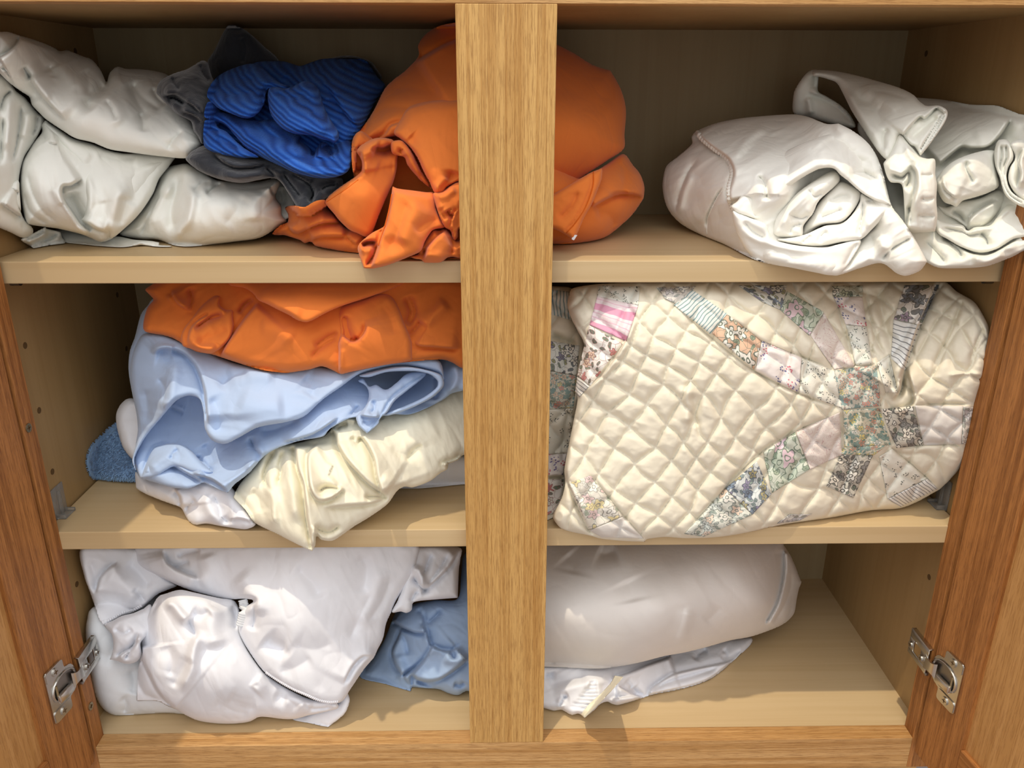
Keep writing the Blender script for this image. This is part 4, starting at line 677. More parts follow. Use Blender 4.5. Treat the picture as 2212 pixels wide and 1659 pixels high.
LQ = [Lobe(zQ('150,110 165,72 300,50 600,40 1200,36 1900,38 1930,52 1965,85 2045,132 2092,200 2118,262 2112,370 2096,480 2092,500 2058,612 2012,800 1988,900 1940,962 1890,1010 1870,1022 1780,1072 1700,1102 1560,1112 1400,1142 1260,1162 1130,1182 1000,1212 850,1236 700,1242 600,1236 515,1246 505,1258* 400,1254 300,1244 250,1230 120,1200 76,1150 80,1120 100,1085 120,1040 132,980 128,920 150,800 172,690 190,590 182,540 205,440 222,340 190,270 160,210 142,150'),
   ctl=[(1230, 640, .075), (1300, 612, .07), (1390, 690, .034), (1500, 700, .030), (1700, 612, .08), (1640, 690, .04), (1840, 640, .085), (1960, 620, .10), (1960, 730, .055), (2064, 627, .085), (2130, 740, .030), (2110, 850, .026), (2060, 820, .030), (1880, 780, .03), (1860, 870, .022), (1950, 880, .03), (2080, 990, .024), (2000, 1065, .05), (1900, 1090, .045), (1800, 1112, .035), (1650, 1140, .018), (1550, 1158, .012), (1390, 1166, .010), (1280, 1155, .012), (1205, 1115, .018), (1235, 960, .03), (1250, 840, .035), (1270, 740, .04), (1500, 850, .018), (1350, 950, .022), (1450, 1060, .014), (1700, 950, .024), (1240, 1060, .018)], T=.02, R=34, seed=91, nz=(.0016, 45, 20, 1.4), quilt=quilting, step=2.4,
   st=[S('s', zQ('1880,30 1790,250 1725,440 1700,560 1660,600'), 26, 12, .08), S('v', zQ('1590,50 1620,200 1660,350 1650,400'), 12, 9), S('v', zQ('1540,60 1560,200 1600,330 1650,400'), 9, 6), S('v', zQ('1650,370 1660,470 1690,560 1710,540 1720,450'), 7, 9), S('s', zQ('1640,640 1760,610 1740,480 1725,430'), 14, 6), S('v', zQ('1480,430 1530,435 1590,425'), 5, 4), S('v', zQ('1400,60 1420,200 1490,430'), 7, 5), S('v', zQ('1530,110 1550,260 1580,430'), 6, 4), S('r', zQ('1000,60 1200,250 1400,420'), 24, 7), S('v', zQ('1760,620 1900,612 2040,615'), 4, 4), S('v', zQ('1690,825 1850,800 2000,812'), 5, 4), S('r', zQ('1920,480 2020,470 2092,480'), 4, 3), S('v', zQ('2000,110 1930,290 1850,450'), 6, 5), S('v', zQ('2095,250 2060,330 2030,420'), 6, 4),
       S('s', zQ('240,1200 150,1000 130,900 170,720'), 16, 6), S('s', zQ('185,575 300,480 400,340 440,240 470,150'), 14, 5), S('v', zQ('640,150 800,290 1020,460 1240,570 1430,640'), 4, 4), S('v', zQ('890,190 1050,320 1250,395 1390,455'), 4, 4), S('v', zQ('680,1230 880,1010 1050,840 1210,742 1420,650'), 4, 4), S('v', zQ('1430,640 1430,740 1430,850'), 5, 4), S('v', zQ('1600,620 1610,720 1660,810'), 5, 4), S('v', zQ('250,940 400,1130 510,1250'), 4, 4), S('v', zQ('145,985 240,1205 300,1240'), 4, 4), S('v', zQ('720,560 740,640 735,730'), 12, 6), S('r', zQ('690,520 715,640 700,720'), 14, 5), S('v', zQ('1660,820 1760,900 1880,1010'), 4, 4)], **QB)]
qo = cloth_obj('patchwork_quilt', LQ2, M_QUILT)
LQ[0].buf = None
def join_lobes(o, lobes):
    global BUF
    for L in lobes: L.buf = LQ2[0].buf
    V1 = np.empty(len(o.data.vertices)*3, np.float32); o.data.vertices.foreach_get('co', V1); V1 = V1.reshape(-1, 3); F1 = np.empty(len(o.data.loops), np.int32); o.data.loops.foreach_get('vertex_index', F1); F1 = F1.reshape(-1, 4)
    VV, FF, n = [V1], [F1], len(V1)
    for L in lobes:
        V, F, uv = L.build(); VV.append(V); FF.append(np.asarray(F)+n); n += len(V)
    old = o.data; o.data = mesh_np('patchwork_quilt', np.vstack(VV), np.concatenate(FF)); o.data.materials.append(M_QUILT); bpy.data.meshes.remove(old)
    for L in lobes: np.minimum.at(BUF, bidx(L.splat[0]), L.splat[1])
join_lobes(qo, LQ); base_origin(qo, S2T); tag(qo, 'cream patchwork quilt with floral and striped patches, folded on the lower shelf', 'quilt')
def patch(lobes, t, mat, label, off=.0011):
    P, _ = zQ(t); A, B, Cc, D = P; nu = max(6, int((np.linalg.norm(B-A)+np.linalg.norm(Cc-D))/2/3)); nv = max(6, int((np.linalg.norm(D-A)+np.linalg.norm(Cc-B))/2/3))
    u, v = np.meshgrid(np.linspace(0, 1, nu), np.linspace(0, 1, nv)); u = u.ravel()[:, None]; v = v.ravel()[:, None]
    Q = (A*(1-u)+B*u)*(1-v)+(D*(1-u)+Cc*u)*v; y = front_y(lobes, Q); V = at(Q, y-off); Vb = at(Q, y-off+.0005)
    I = np.arange(nu*nv).reshape(nv, nu); q = np.stack([I[:-1, :-1], I[1:, :-1], I[1:, 1:], I[:-1, 1:]], -1).reshape(-1, 4); n = nu*nv
    ring = np.concatenate([I[0, :], I[1:, -1], I[-1, -2::-1], I[-2:0:-1, 0]]); r2 = np.roll(ring, -1); sk = np.stack([ring, r2, r2+n, ring+n], -1)
    lu = (np.linalg.norm(B-A)+np.linalg.norm(Cc-D))/200; lv = (np.linalg.norm(D-A)+np.linalg.norm(Cc-B))/200; uv = np.hstack([u*lu+A[0]*.013, v*lv+A[1]*.017])
    o = link('patch', mesh_np('patch', np.vstack([V, Vb]), np.concatenate([q, q[:, ::-1]+n, sk]), True, np.vstack([uv, uv])), mat, qo); o['label'] = label; return o
for t, m, l in (
 ('285,58 482,62 474,152 282,108', P_DIT3, 'pale patch with green sprigs'), ('282,106 474,152 418,318 246,242', P_PINK, 'pink striped patch'), ('244,243 402,332 250,528 188,480', P_RED, 'white patch with red and green vine floral'), ('188,484 246,530 196,582 178,556', P_LINE, 'narrow lined patch'),
 ('560,66 745,60 660,148 600,120', P_GREYF, 'grey sprigged patch'), ('728,78 892,190 812,286 640,150', P_TEAL, 'teal striped patch'), ('892,192 1052,320 1016,452 820,282', P_TAN, 'tan patch with green outlined flowers'), ('1054,318 1240,395 1226,562 1022,458', P_DIT1, 'pale patch with purple and pink sprigs'), ('1242,396 1392,458 1428,632 1230,562', P_DIT2, 'cream patch with dark dots'),
 ('945,58 1170,56 1150,176 1055,134', P_DKBLUE, 'dark blue floral patch near the top'), ('1172,84 1345,182 1276,292 1140,172', P_GREEN, 'green outlined floral patch near the top'), ('1345,186 1490,436 1392,450 1280,292', P_SW, 'pale pink scroll patch near the top'), ('1382,60 1528,58 1526,108 1388,110', P_DKGR, 'dark green floral patch'), ('1390,112 1524,112 1546,250 1446,240', P_DIT1, 'pale ditsy patch in a gathered strip'), ('1447,242 1546,252 1572,430 1492,432', P_DIT3, 'green dotted patch in a gathered strip'),
 ('1392,456 1590,430 1612,622 1428,640', P_MULTI, 'busy red and teal floral patch'), ('1434,644 1602,632 1660,804 1440,816', P_MULTI2, 'busy yellow and teal floral patch'), ('1432,818 1640,806 1580,852 1426,850', P_MULTI2, 'narrow busy floral strip'), ('1612,638 1762,622 1810,806 1684,820', P_BLK, 'black outlined floral patch at right'), ('1770,620 1996,622 1988,802 1812,806', P_PALE, 'plain pale patch'), ('1998,622 2044,628 2012,800 1990,802', P_GREYF, 'grey sprigged patch at the right edge'),
 ('1722,56 1884,54 1800,244 1672,214', P_BLK2, 'dark iris floral patch at the top'), ('1670,217 1796,246 1724,458 1658,400', P_DARKS, 'dark pinstriped patch'), ('1592,420 1650,382 1690,560 1634,560', P_DIT2, 'white dotted patch in a fold'), ('1212,742 1418,652 1430,850 1280,920', P_SW, 'large pale pink scroll patch'), ('1060,838 1208,744 1278,920 1102,1030', P_GREEN, 'green floral patch with a pink bloom'), ('882,1008 1030,882 1098,1036 1010,1130', P_BLUE, 'blue floral patch'), ('690,1222 880,1010 1008,1132 780,1236', P_GRGR, 'grey green floral patch'),
 ('1422,852 1574,854 1482,1054 1356,1000', P_BLK, 'black outlined floral patch at the bottom'), ('1604,860 1664,822 1828,960 1642,1058', P_DIT2, 'white dotted patch near the bottom'), ('1830,962 1878,1010 1702,1096 1644,1058', P_LINE, 'lined patch at the bottom right'), ('148,986 250,946 404,1138 242,1204', P_YEL, 'pale yellow and pink floral patch'), ('244,1206 404,1140 500,1244 305,1238', P_PALE, 'pale grey patch at the bottom corner'), ('1182,1130 1288,1128 1230,1160 1124,1174', P_GREYF, 'grey floral patch at the bottom hem')):
    patch(LQ, t, m, l)
for t, m, l in (('20,72 150,86 160,220 20,180', P_TEAL, 'teal striped patch by the stile'), ('20,310 200,340 186,480 20,450', P_DKBLUE, 'dark blue floral patch by the stile'), ('20,452 186,482 172,630 20,640', P_MULTI, 'busy floral patch by the stile'), ('20,642 172,634 146,840 20,850', P_DIT2, 'white dotted patch by the stile'), ('20,852 140,846 122,945 20,950', P_DIT1, 'pale ditsy patch by the stile'), ('20,965 126,965 100,1120 20,1140', P_RED, 'red and black floral patch by the stile')):
    patch(LQ2, t, m, l)
# --- far-right rolled sheet with its stiff loop standing up
M_ROLL2 = cloth('pale_sateen', srgb(234, 233, 223), rough=.75)
RB = dict(zs=S1T, zf=S1F, zmax=H-.004)
L = [
 Lobe(zR('900,142 930,105 962,85 1000,86 1003,120 1000,170 1002,212 1050,240 1130,290 1190,350 1215,425 1080,405 950,365 868,352 850,320 852,260 862,205'), ctl=[(1730, 171, .21), (1765, 152, .22), (1720, 248, .22), (1840, 272, .17)], T=.014, R=16, seed=51, nz=(.0012, 30, 60, 2), st=[S('s', zR('1210,400 1130,310 1040,255 960,225 930,215'), 16, 7), S('v', zR('985,110 990,150 985,200'), 8, 8), S('r', zR('940,240 950,300 960,350'), 8, 4)], **RB),
 Lobe(zR('1230,420 1300,300 1400,240 1590,248 1750,262 1900,288 2050,294 2120,318 2180,342 2225,356 2252,420 2252,1110 2212,1152 2100,1202 1980,1242 1800,1252 1700,1246 1620,1205 1530,1140 1440,1000 1400,900 1370,760 1300,560'),
  ctl=[(1984, 212, .2), (2098, 226, .16), (2190, 245, .085), (2240, 260, .03), (1900, 340, .12), (2100, 300, .085), (2050, 420, .075), (2150, 400, .075), (2200, 420, .035), (2100, 480, .06), (2060, 577, .012), (2200, 540, .01), (1960, 480, .045), (2000, 560, .02)], T=.02, R=34, seed=52, nz=(.0030, 42, -20, 2.2), step=2.6,
  st=[S('s', zR('2140,360 2075,468 2000,540 1900,548 1850,540 1800,572 1690,665'), 40, 12, .1), S('v', zR('1900,600 1960,590 2020,570'), 7, 8), S('r', zR('2212,400 2100,400 2000,440 1900,480'), 22, 6), S('v', zR('1640,320 1760,340 1900,330'), 14, 4), S('v', zR('1720,1060 1830,1150 1850,1210'), 9, 9), S('v', zR('2000,1150 2060,1100 2110,1040'), 10, 9), S('s', zR('1700,1045 1800,1100 1900,1160 2000,1170 2120,1110 2200,1060'), 22, 8), S('v', zR('1620,1080 1700,1160 1760,1230'), 10, 6), S('r', zR('1900,1190 2000,1210 2100,1150'), 12, 6), S('s', zR('2010,1160 2020,1100 2060,1010 2130,980'), 12, 8), S('v', zR('1860,1010 1900,1080 1960,1120'), 10, 7)], **RB),
 Lobe(zR('1690,960 1760,985 1850,998 1880,1030 1920,1010 2010,1000 2050,955 2100,890 2150,870 2212,880 2250,850 2250,1050 2150,1080 2050,1140 1950,1160 1850,1130 1760,1080 1700,1040'), ctl=[(2024, 480, .035), (2090, 500, .03), (2153, 470, .03), (2200, 500, .01), (2060, 530, .015), (2130, 545, .008)], T=.012, R=12, seed=53, nz=(.0016, 28, 0, 1.6), step=2.6,
  st=[S('r', zR('1700,985 1850,1010 1890,1040 1960,1022 2010,1015 2050,965 2150,890'), 4, 4), S('v', zR('1720,1010 1850,1040 1900,1060 1980,1040'), 5, 5), S('v', zR('1950,1040 1990,1080 2000,1130'), 8, 8)], **RB),
 Lobe(zR('1722,690 1760,650 1800,620 1860,592 1930,570 2000,556 2045,565 2040,620 2055,700 2062,770 2000,808 1920,835 1850,855 1815,890 1790,880 1740,860 1705,800 1692,740'), ctl=[(2031, 370, .045), (2150, 330, .05), (2140, 415, .035), (2050, 440, .03), (2090, 370, .03)], T=.016, R=18, seed=54, nz=(.0014, 35, 20, 1.6), step=2.4, st=[S('v', zR('1880,610 1870,660 1920,760'), 8, 6), S('r', zR('1720,720 1740,800 1800,860'), 9, 5), S('s', zR('1830,850 1780,820 1740,780 1720,700'), 14, 5)], **RB),
 Lobe(zR('1700,880 1760,890 1830,862 1950,840 2060,790 2100,820 2090,880 2030,960 1960,1010 1890,1030 1860,1000 1800,960 1740,930'), ctl=[(2030, 450, .05), (2160, 420, .05), (2090, 495, .04)], T=.01, R=14, seed=55, nz=(.0014, 28, 20, 1.6), step=2.6, st=[S('s', zR('1880,1020 1890,960 1960,900 2060,850'), 12, 8), S('v', zR('1780,920 1830,940 1870,1000'), 7, 9)], **RB),
 Lobe(zR('2060,500 2110,495 2140,530 2150,600 2120,660 2110,720 2140,800 2212,850 2250,862 2250,902 2180,882 2110,830 2085,780 2070,720 2045,660 2035,600 2040,550'), ctl=[(2160, 310, .04), (2160, 380, .03), (2212, 440, .005)], T=.012, R=10, seed=56, nz=None, step=2.2, st=[S('v', zR('2080,520 2080,600 2070,660 2095,760 2140,830 2212,870'), 3, 5, .06), S('v', zR('2105,520 2110,600 2092,660 2115,760 2160,820 2212,850'), 3, 5, .06)], **RB),
 Lobe(zR('2130,520 2200,490 2250,520 2250,830 2212,860 2150,800 2120,730 2130,660 2160,600'), ctl=[(2190, 310, .03), (2230, 400, .02), (2190, 430, .015)], T=.012, R=16, seed=57, nz=(.0014, 28, 70, 1.6), st=[S('s', zR('2170,780 2190,700 2180,620 2212,540'), 12, 8)], step=2.6, **RB),
 Lobe(zR('1000,84 1090,90 1200,110 1350,150 1480,190 1560,230 1600,272 1640,296 1715,295 1762,330 1745,395 1660,520 1602,592* 1570,540 1540,525 1500,475* 1480,470 1460,520 1420,600 1400,612 1350,560 1270,440 1200,330 1150,230 1110,162 1060,140 1010,126 972,122 968,92'),
  ctl=[(1780, 150, .21), (1896, 175, .17), (1990, 220, .10), (2042, 240, .055), (2000, 320, .035), (1914, 340, .04), (1860, 270, .10), (1950, 270, .06)], T=.022, R=26, seed=58, nz=(.0016, 40, 35, 2.2), step=2.4,
  st=[S('s', zR('1750,345 1700,312 1660,345 1625,372 1600,362 1560,400 1500,472'), 16, 8, .05), S('v', zR('1530,500 1600,440 1680,380 1730,365'), 12, 12), S('v', zR('1745,350 1690,450 1605,585'), 2.5, 5, .03), S('v', zR('1728,350 1672,440 1600,560'), 2.5, 4, .03), S('r', zR('1250,180 1400,260 1480,360'), 16, 5), S('v', zR('1200,240 1330,300 1380,420'), 12, 5), S('v', zR('1340,300 1440,330 1500,300'), 12, 4), S('r', zR('1160,190 1260,360 1370,520'), 10, 5), S('v', zR('1300,200 1420,220 1540,260'), 8, 3), S('v', zR('1390,560 1385,480 1410,420'), 8, 5)], **RB),
 Lobe(zR('1385,640 1400,612 1440,540 1480,462 1540,522 1602,592 1640,606 1688,612 1690,700 1700,760 1696,850 1702,950 1690,1034* 1600,1042 1520,1032 1508,900 1492,760 1420,740'),
  ctl=[(1914, 340, .035), (1943, 295, .05), (2017, 345, .028), (2020, 498, .008), (1960, 498, .02), (1990, 420, .008)], T=.014, R=14, seed=59, nz=(.0014, 26, 80, 1.4), step=2.2,
  st=[S('s', zR('1515,1030 1545,900 1580,770 1575,690 1540,640'), 22, 8, .08), S('v', zR('1420,690 1490,720 1530,690 1535,740 1500,800'), 7, 10), S('r', zR('1400,650 1480,690 1530,660'), 8, 5), S('v', zR('1600,700 1640,705 1680,700'), 5, 3), S('v', zR('1600,840 1640,850 1690,840'), 5, 3), S('v', zR('1580,940 1640,950 1690,945'), 5, 3), S('v', zR('1520,880 1550,930 1540,1000'), 8, 6), S('r', zR('1530,500 1540,580 1600,640'), 9, 4)], **RB)]
o = thing('bed_sheet', L, M_ROLL2, 'rolled white sheet at far right of the upper shelf, a loop standing up', 'sheet', S1T)
# --- rolled white sheet in front, swirl end facing out
L = [
 Lobe(zR('258,520 256,478 280,448 350,415 430,390 540,370 650,358 850,346 940,360 1050,402 1120,400* 1200,440 1290,510 1350,600 1390,720 1432,880 1500,972 1560,1062 1610,1150 1642,1212* 1605,1262 1560,1285 1510,1296 1460,1280 1372,1222 1250,1250 1130,1290 1060,1292 1000,1280 850,1250 650,1210 450,1112 300,1050 180,980 110,890 85,780 92,700 112,645 180,590'),
  ctl=[(1440, 400, .19), (1510, 505, .15), (1500, 300, .2), (1712, 250, .17), (1810, 267, .08), (1639, 562, .035), (1815, 592, .002), (1990, 582, -.004), (1920, 440, .02), (1870, 310, .06), (1700, 430, .035), (1560, 420, .1), (1780, 555, .01), (1760, 470, .10), (1720, 450, .09), (1800, 430, .09), (1800, 490, .08)], T=.028, R=40, seed=61, nz=(.0034, 46, -30, 2.6), step=2.4,
  st=[S('s', zR('480,870 470,800 500,690 470,610 380,545 310,490 280,452'), 26, 13, .06), S('v', zR('160,930 180,820 230,690 300,600'), 8, 5), S('r', zR('175,940 210,800 260,680'), 8, 4), S('v', zR('345,1040 350,950 390,860 440,770'), 3, 5), S('v', zR('500,650 640,520 800,450'), 14, 4), S('r', zR('500,620 600,480 700,420'), 10, 4), S('v', zR('700,860 690,760 640,700'), 9, 8), S('r', zR('1080,410 1000,520 860,640 760,780'), 20, 5), S('v', zR('960,560 1050,470 1120,420'), 16, 5), S('v', zR('900,620 1050,560 1200,560'), 16, 4), S('v', zR('1100,610 1200,610 1330,640'), 12, 4), S('v', zR('1180,700 1270,690 1370,740'), 9, 4), S('v', zR('1370,1215 1420,1150 1480,1110 1560,1066'), 9, 8), S('v', zR('1140,1285 1200,1180 1250,1090 1380,960'), 10, 8), S('r', zR('1360,1060 1380,1120 1440,1150'), 12, 6), S('v', zR('1300,1050 1330,1120 1300,1200'), 14, 5), S('r', zR('640,1150 850,1210 1050,1230'), 24, 4)], **RB),
 # hollow inside the swirl and its coils
 Lobe(zR('700,900 760,800 900,710 1060,660 1130,700 1250,800 1262,900 1200,1020 1060,1090 900,1120 770,1090 715,1010'), y0=.062, T=.006, R=20, seed=62, st=[S('v', zR('760,1080 900,1060 1050,1000 1180,930'), 12, 6)], **RB),
 Lobe(zR('905,1062 912,1005 960,940 1010,860 1065,800 1125,742 1190,760 1252,802 1240,860 1190,935 1130,985 1020,1000 940,1050'), ctl=[(1733, 508, .045), (1820, 390, .05), (1858, 415, .04), (1800, 470, .03)], T=.018, R=20, seed=63, nz=(.0014, 30, -45, 2), st=[S('v', zR('1000,960 1080,930 1150,900'), 10, 5), S('v', zR('1060,860 1130,830 1200,830'), 10, 4), S('s', zR('1190,935 1120,985 1010,1000 930,1040'), 8, 4)], step=2.4, **RB),
 Lobe(zR('745,1060 738,990 760,930 820,862 900,790 1000,722 1070,682 1115,686 1128,735 1090,778 1050,812 1000,862 970,930 915,1000 908,1062 850,1075'), ctl=[(1672, 508, .03), (1700, 440, .04), (1808, 372, .05), (1760, 440, .03), (1733, 508, .03)], T=.022, R=22, seed=64, nz=(.0014, 30, -45, 2), st=[S('v', zR('820,930 900,960 960,930'), 10, 5), S('v', zR('940,780 980,830 1040,810'), 9, 5), S('r', zR('780,1030 850,900 960,790'), 10, 4), S('v', zR('830,1060 850,1010 910,990'), 8, 5)], step=2.4, **RB),
 Lobe(zR('560,815 640,700 780,580 950,500 1120,460 1250,540 1340,680 1400,820 1432,884* 1335,852 1250,802 1180,740 1132,703 1090,664 1020,664 950,694 860,750 800,802 750,850 715,892 660,850 610,828'), ctl=[(1605, 425, .075), (1694, 330, .085), (1811, 288, .075), (1890, 370, .055), (1925, 443, .012), (1859, 412, .022), (1800, 366, .028), (1749, 375, .03), (1694, 414, .03), (1662, 447, .034), (1780, 330, .045)], T=.016, R=16, seed=68, nz=(.0022, 34, -40, 2.2), step=2.4,
  st=[S('v', zR('700,850 690,760 640,710'), 8, 6), S('r', zR('1080,480 1000,560 860,680 760,800'), 18, 4), S('v', zR('960,600 1050,520 1120,480'), 14, 4), S('v', zR('1180,700 1270,690 1350,720'), 9, 4)], **RB),
 Lobe(zR('1255,812 1330,850 1432,880* 1390,945 1320,1020 1250,1082 1130,1100 1040,1118 960,1122 870,1112 800,1098 752,1080 850,1070 930,1050 1040,1002 1140,985 1200,935 1245,860'), ctl=[(1862, 418, .035), (1925, 443, .015), (1860, 515, .012), (1750, 528, .015), (1680, 515, .025), (1800, 490, .02)], T=.014, R=14, seed=65, nz=(.0016, 32, -35, 2), step=2.4,
  st=[S('v', zR('1262,840 1262,930 1240,1040 1260,1075'), 4, 6), S('v', zR('1430,880 1340,860 1270,860'), 5, 5), S('v', zR('1000,1110 1020,1060 1060,1030'), 8, 4), S('v', zR('900,1110 940,1070 960,1050'), 7, 4), S('r', zR('1280,1020 1360,950 1400,900'), 12, 3)], **RB),
 Lobe(zR('488,890 520,860 560,822 640,842 722,888 728,960 712,1032* 695,985 640,965 590,950 520,925'), ctl=[(1584, 446, .035), (1605, 422, .04), (1664, 447, .035), (1660, 498, .03)], T=.008, R=10, seed=66, step=2.2, st=[S('v', zR('640,850 620,900 640,960'), 7, 3)], **RB),
 Lobe(zR('495,915 540,930 600,955 690,990 712,1040 740,1085 800,1102 870,1116 960,1126 1050,1128 1130,1108 1250,1086 1210,1180 1130,1288 1060,1290 1000,1278 850,1248 650,1208 580,1150 520,1040'), ctl=[(1582, 458, .035), (1657, 505, .022), (1720, 532, .012), (1785, 536, .004), (1858, 518, .012), (1815, 590, -.003), (1640, 560, .03), (1740, 570, .0)], T=.012, R=14, seed=67, nz=(.0012, 50, 10, 2), step=2.4,
  st=[S('r', zR('520,960 600,1060 720,1110 870,1140 1050,1150'), 8, 3), S('v', zR('1240,1090 1200,1170 1150,1260'), 8, 5), S('v', zR('560,970 620,1040 700,1080'), 9, 4)], **RB)]
o = thing('fitted_sheet', L, M_ROLL, 'white fitted sheet rolled up with its swirl end facing out, left of the standing loop', 'sheet', S1T)
cord('elastic_edge', [L[0]], zR('290,452 320,492 390,548 470,612 498,690 478,790 490,880 540,930'), .0022, M_ROLL, o, -.0004, 200, .30, 34)
cord('seam', [L[0]], zR('345,1050 352,960 395,860 450,770'), .0008, M_ROLL, o, 0, 80, .3, 30)
UP_ = dict(zs=S1T, zf=S1F, zmax=H-.004)
# --- crumpled off-white sheet, lower bundle
L = [
 Lobe(Z0('-30,150* 0,160 14,168 34,195 55,212 82,244 97,258 86,285 70,312 52,340 42,380 40,425 46,460 56,478 70,492 70,505 50,514 22,502 -30,480*'), ctl=[(0, 170, .075), (90, 260, .115), (0, 480, .04), (60, 500, .075), (20, 350, .05), (70, 330, .09), (40, 430, .06)], T=.02, R=26, seed=3, nz=(.0016, 40, 80, 2.5),
  st=[S('v', zB('40,0 30,200 10,420 0,600'), 7, 9), S('v', zA('150,850 60,930 20,1030 0,1130'), 6, 9), S('v', zA('250,1000 240,1250 200,1480 140,1750'), 7, 10), S('r', zA('120,900 110,1200 60,1600'), 12, 7), S('r', zA('330,1100 330,1250 270,1450'), 12, 7), S('s', zB('280,1230 120,1120 0,1040'), 18, 9), S('v', zA('450,1150 430,1300 380,1400'), 6, 8)], **UP_),
 Lobe(zB('55,880* 110,800 160,770 225,780 235,900 250,1130 230,1120 150,1040 90,960'), y0=.052, T=.01, R=14, seed=4, st=[S('s', zB('235,930 150,890 60,885'), 10, 5)], **UP_),
 Lobe(zB('250,1480 330,1440 540,1330 560,1350 720,1390 740,1450 790,1515 600,1545 400,1582* 310,1530'), ctl=[(50, 520, .07), (140, 522, .115), (100, 500, .10), (72, 533, .10)], T=.012, R=12, seed=5, st=[S('s', zB('400,1575 440,1530 560,1490 720,1400'), 10, 6), S('v', zB('490,1530 600,1480 720,1410'), 4, 6), S('s', zB('300,1490 440,1440 550,1360'), 9, 6)], **UP_),
 Lobe(zB('640,1370 800,1360 1100,1440 1400,1440 1600,1480 1740,1490 1830,1500 1920,1520 1850,1530 2000,1550 2150,1560* 1900,1565 1700,1545 1600,1555 1450,1570 1180,1555 950,1532 770,1508 720,1440'), ctl=[(130, 500, .13), (140, 522, .117), (250, 505, .125), (262, 533, .09), (380, 533, .09)], T=.008, R=10, seed=6, nz=(.0008, 30, 0, 1),
  st=[S('s', zB('1300,1500 1450,1560 1600,1530 1730,1480'), 14, 5), S('r', zB('1830,1500 1840,1545 1950,1560 2100,1560'), 4, 4)], **UP_),
 Lobe(zC('1300,1000 1380,1040 1450,1130 1500,1230 1470,1330 1400,1370 1300,1300 1280,1150'), ctl=[(600, 385, .16), (640, 440, .13), (610, 470, .125)], T=.012, R=14, seed=10, st=[S('v', zC('1370,1100 1400,1180 1400,1250'), 6, 6)], **UP_),
 Lobe(zC('380,985 440,930 520,908 600,903 700,960 780,1005 850,1040 1000,1058 1200,1050 1340,1022 1372,1050 1345,1130 1330,1175 1380,1260 1385,1330 1432,1378* 1350,1432 1200,1520 1000,1550 780,1577 600,1592 480,1580 350,1535 200,1530 30,1482 200,1300 310,1150'),
  ctl=[(364, 361, .15), (600, 390, .12), (620, 476, .12), (405, 531, .105), (560, 514, .11), (270, 500, .13), (450, 450, .10)], T=.05, R=62, seed=7, nz=(.0022, 60, 65, 1.8), step=2.6,
  st=[S('r', zC('420,1020 440,1100 380,1180 310,1300 240,1420'), 11, 8), S('v', zC('520,960 500,1130 460,1300 470,1400 520,1500'), 15, 13), S('v', zC('400,1110 330,1230 250,1400 200,1520'), 10, 8), S('r', zC('650,1080 630,1250 600,1380 530,1470 560,1570'), 11, 7), S('v', zC('900,1050 830,1090 750,1160'), 9, 7), S('s', zC('1290,1090 1300,1140 1335,1175'), 9, 6), S('r', zC('1200,1120 1160,1250 1160,1400'), 22, 4), S('v', zC('1080,1160 1000,1300 900,1420'), 18, 4), S('v', zC('640,1140 720,1060 800,1060'), 10, 5)], **UP_),
 Lobe(zB('490,105 545,55 600,90 750,190 880,272 1100,332 1300,410 1480,447 1660,447 1900,455 2070,470 2100,490 2010,620 1900,760 1830,930 1660,1180 1440,1390 1320,1478 1200,1510 1080,1460 950,1410 700,1350 560,1330 330,1300* 300,1262 270,1120 237,850 242,700 262,560 330,430 410,310 500,195'),
  ctl=[(98, 262, .12), (300, 330, .14), (380, 345, .15), (217, 523, .095), (54, 478, .08), (43, 380, .075), (74, 306, .10), (320, 430, .12), (180, 400, .105)], T=.05, R=55, seed=8, nz=(.0018, 55, 70, 1.6), step=2.6,
  st=[S('s', zB('990,745 850,832 760,842 740,900 760,1000 860,1150 980,1310 1100,1400'), 26, 14, .1), S('v', zB('830,900 880,1030 950,1170 1050,1290'), 15, 16), S('r', zB('735,900 760,1030 850,1200 950,1360 1130,1492 1290,1480 1312,1400'), 5, 4, .1),
      S('s', zB('1300,1400 1150,1360 990,1250'), 14, 7), S('v', zB('320,640 370,880 500,1130 700,1290'), 9, 4), S('v', zB('285,900 360,1150 600,1320'), 8, 4), S('v', zB('560,300 500,230 490,190'), 8, 5), S('r', zB('1310,1470 1325,1300 1400,1000 1500,800'), 16, 6), S('v', zB('1420,1330 1480,1100 1500,950'), 12, 5), S('s', zB('700,340 620,330 560,310'), 8, 4), S('r', zB('620,850 690,980 740,1080'), 8, 3)], **UP_),
 Lobe(zB('500,110 545,58 600,92 750,192 880,274 1100,334 1300,412 1480,449 1660,449 1900,457 2070,472 2098,490 2008,620 1898,760 1828,930 1658,1180 1438,1390 1330,1462 1300,1400 1240,1395 1150,1365 1050,1300 975,1246 1010,1190 1020,1100 1020,1000 1000,900 988,820 975,690 900,562 800,462 700,342 610,220 540,150'), ctl=[(98, 262, .11), (300, 330, .125), (380, 345, .14), (235, 512, .08), (176, 475, .075), (320, 430, .105), (180, 380, .09), (250, 420, .08)], T=.02, R=16, seed=9, nz=(.0018, 45, 62, 2.2), step=2.6,
  st=[S('r', zB('1310,1450 1325,1300 1400,1000 1500,800'), 16, 6), S('v', zB('1420,1330 1480,1100 1500,950'), 12, 5), S('r', zB('1000,1180 1060,1120 1080,900 1040,700'), 10, 4), S('v', zB('1240,1280 1260,1150 1230,1000'), 14, 4), S('s', zB('1300,1400 1150,1360 990,1250'), 14, 7), S('v', zB('1640,500 1400,520 1150,450'), 12, 5), S('r', zB('700,200 900,400 1100,560'), 18, 4), S('v', zB('1560,1080 1620,880 1640,700'), 14, 4)], **UP_)]
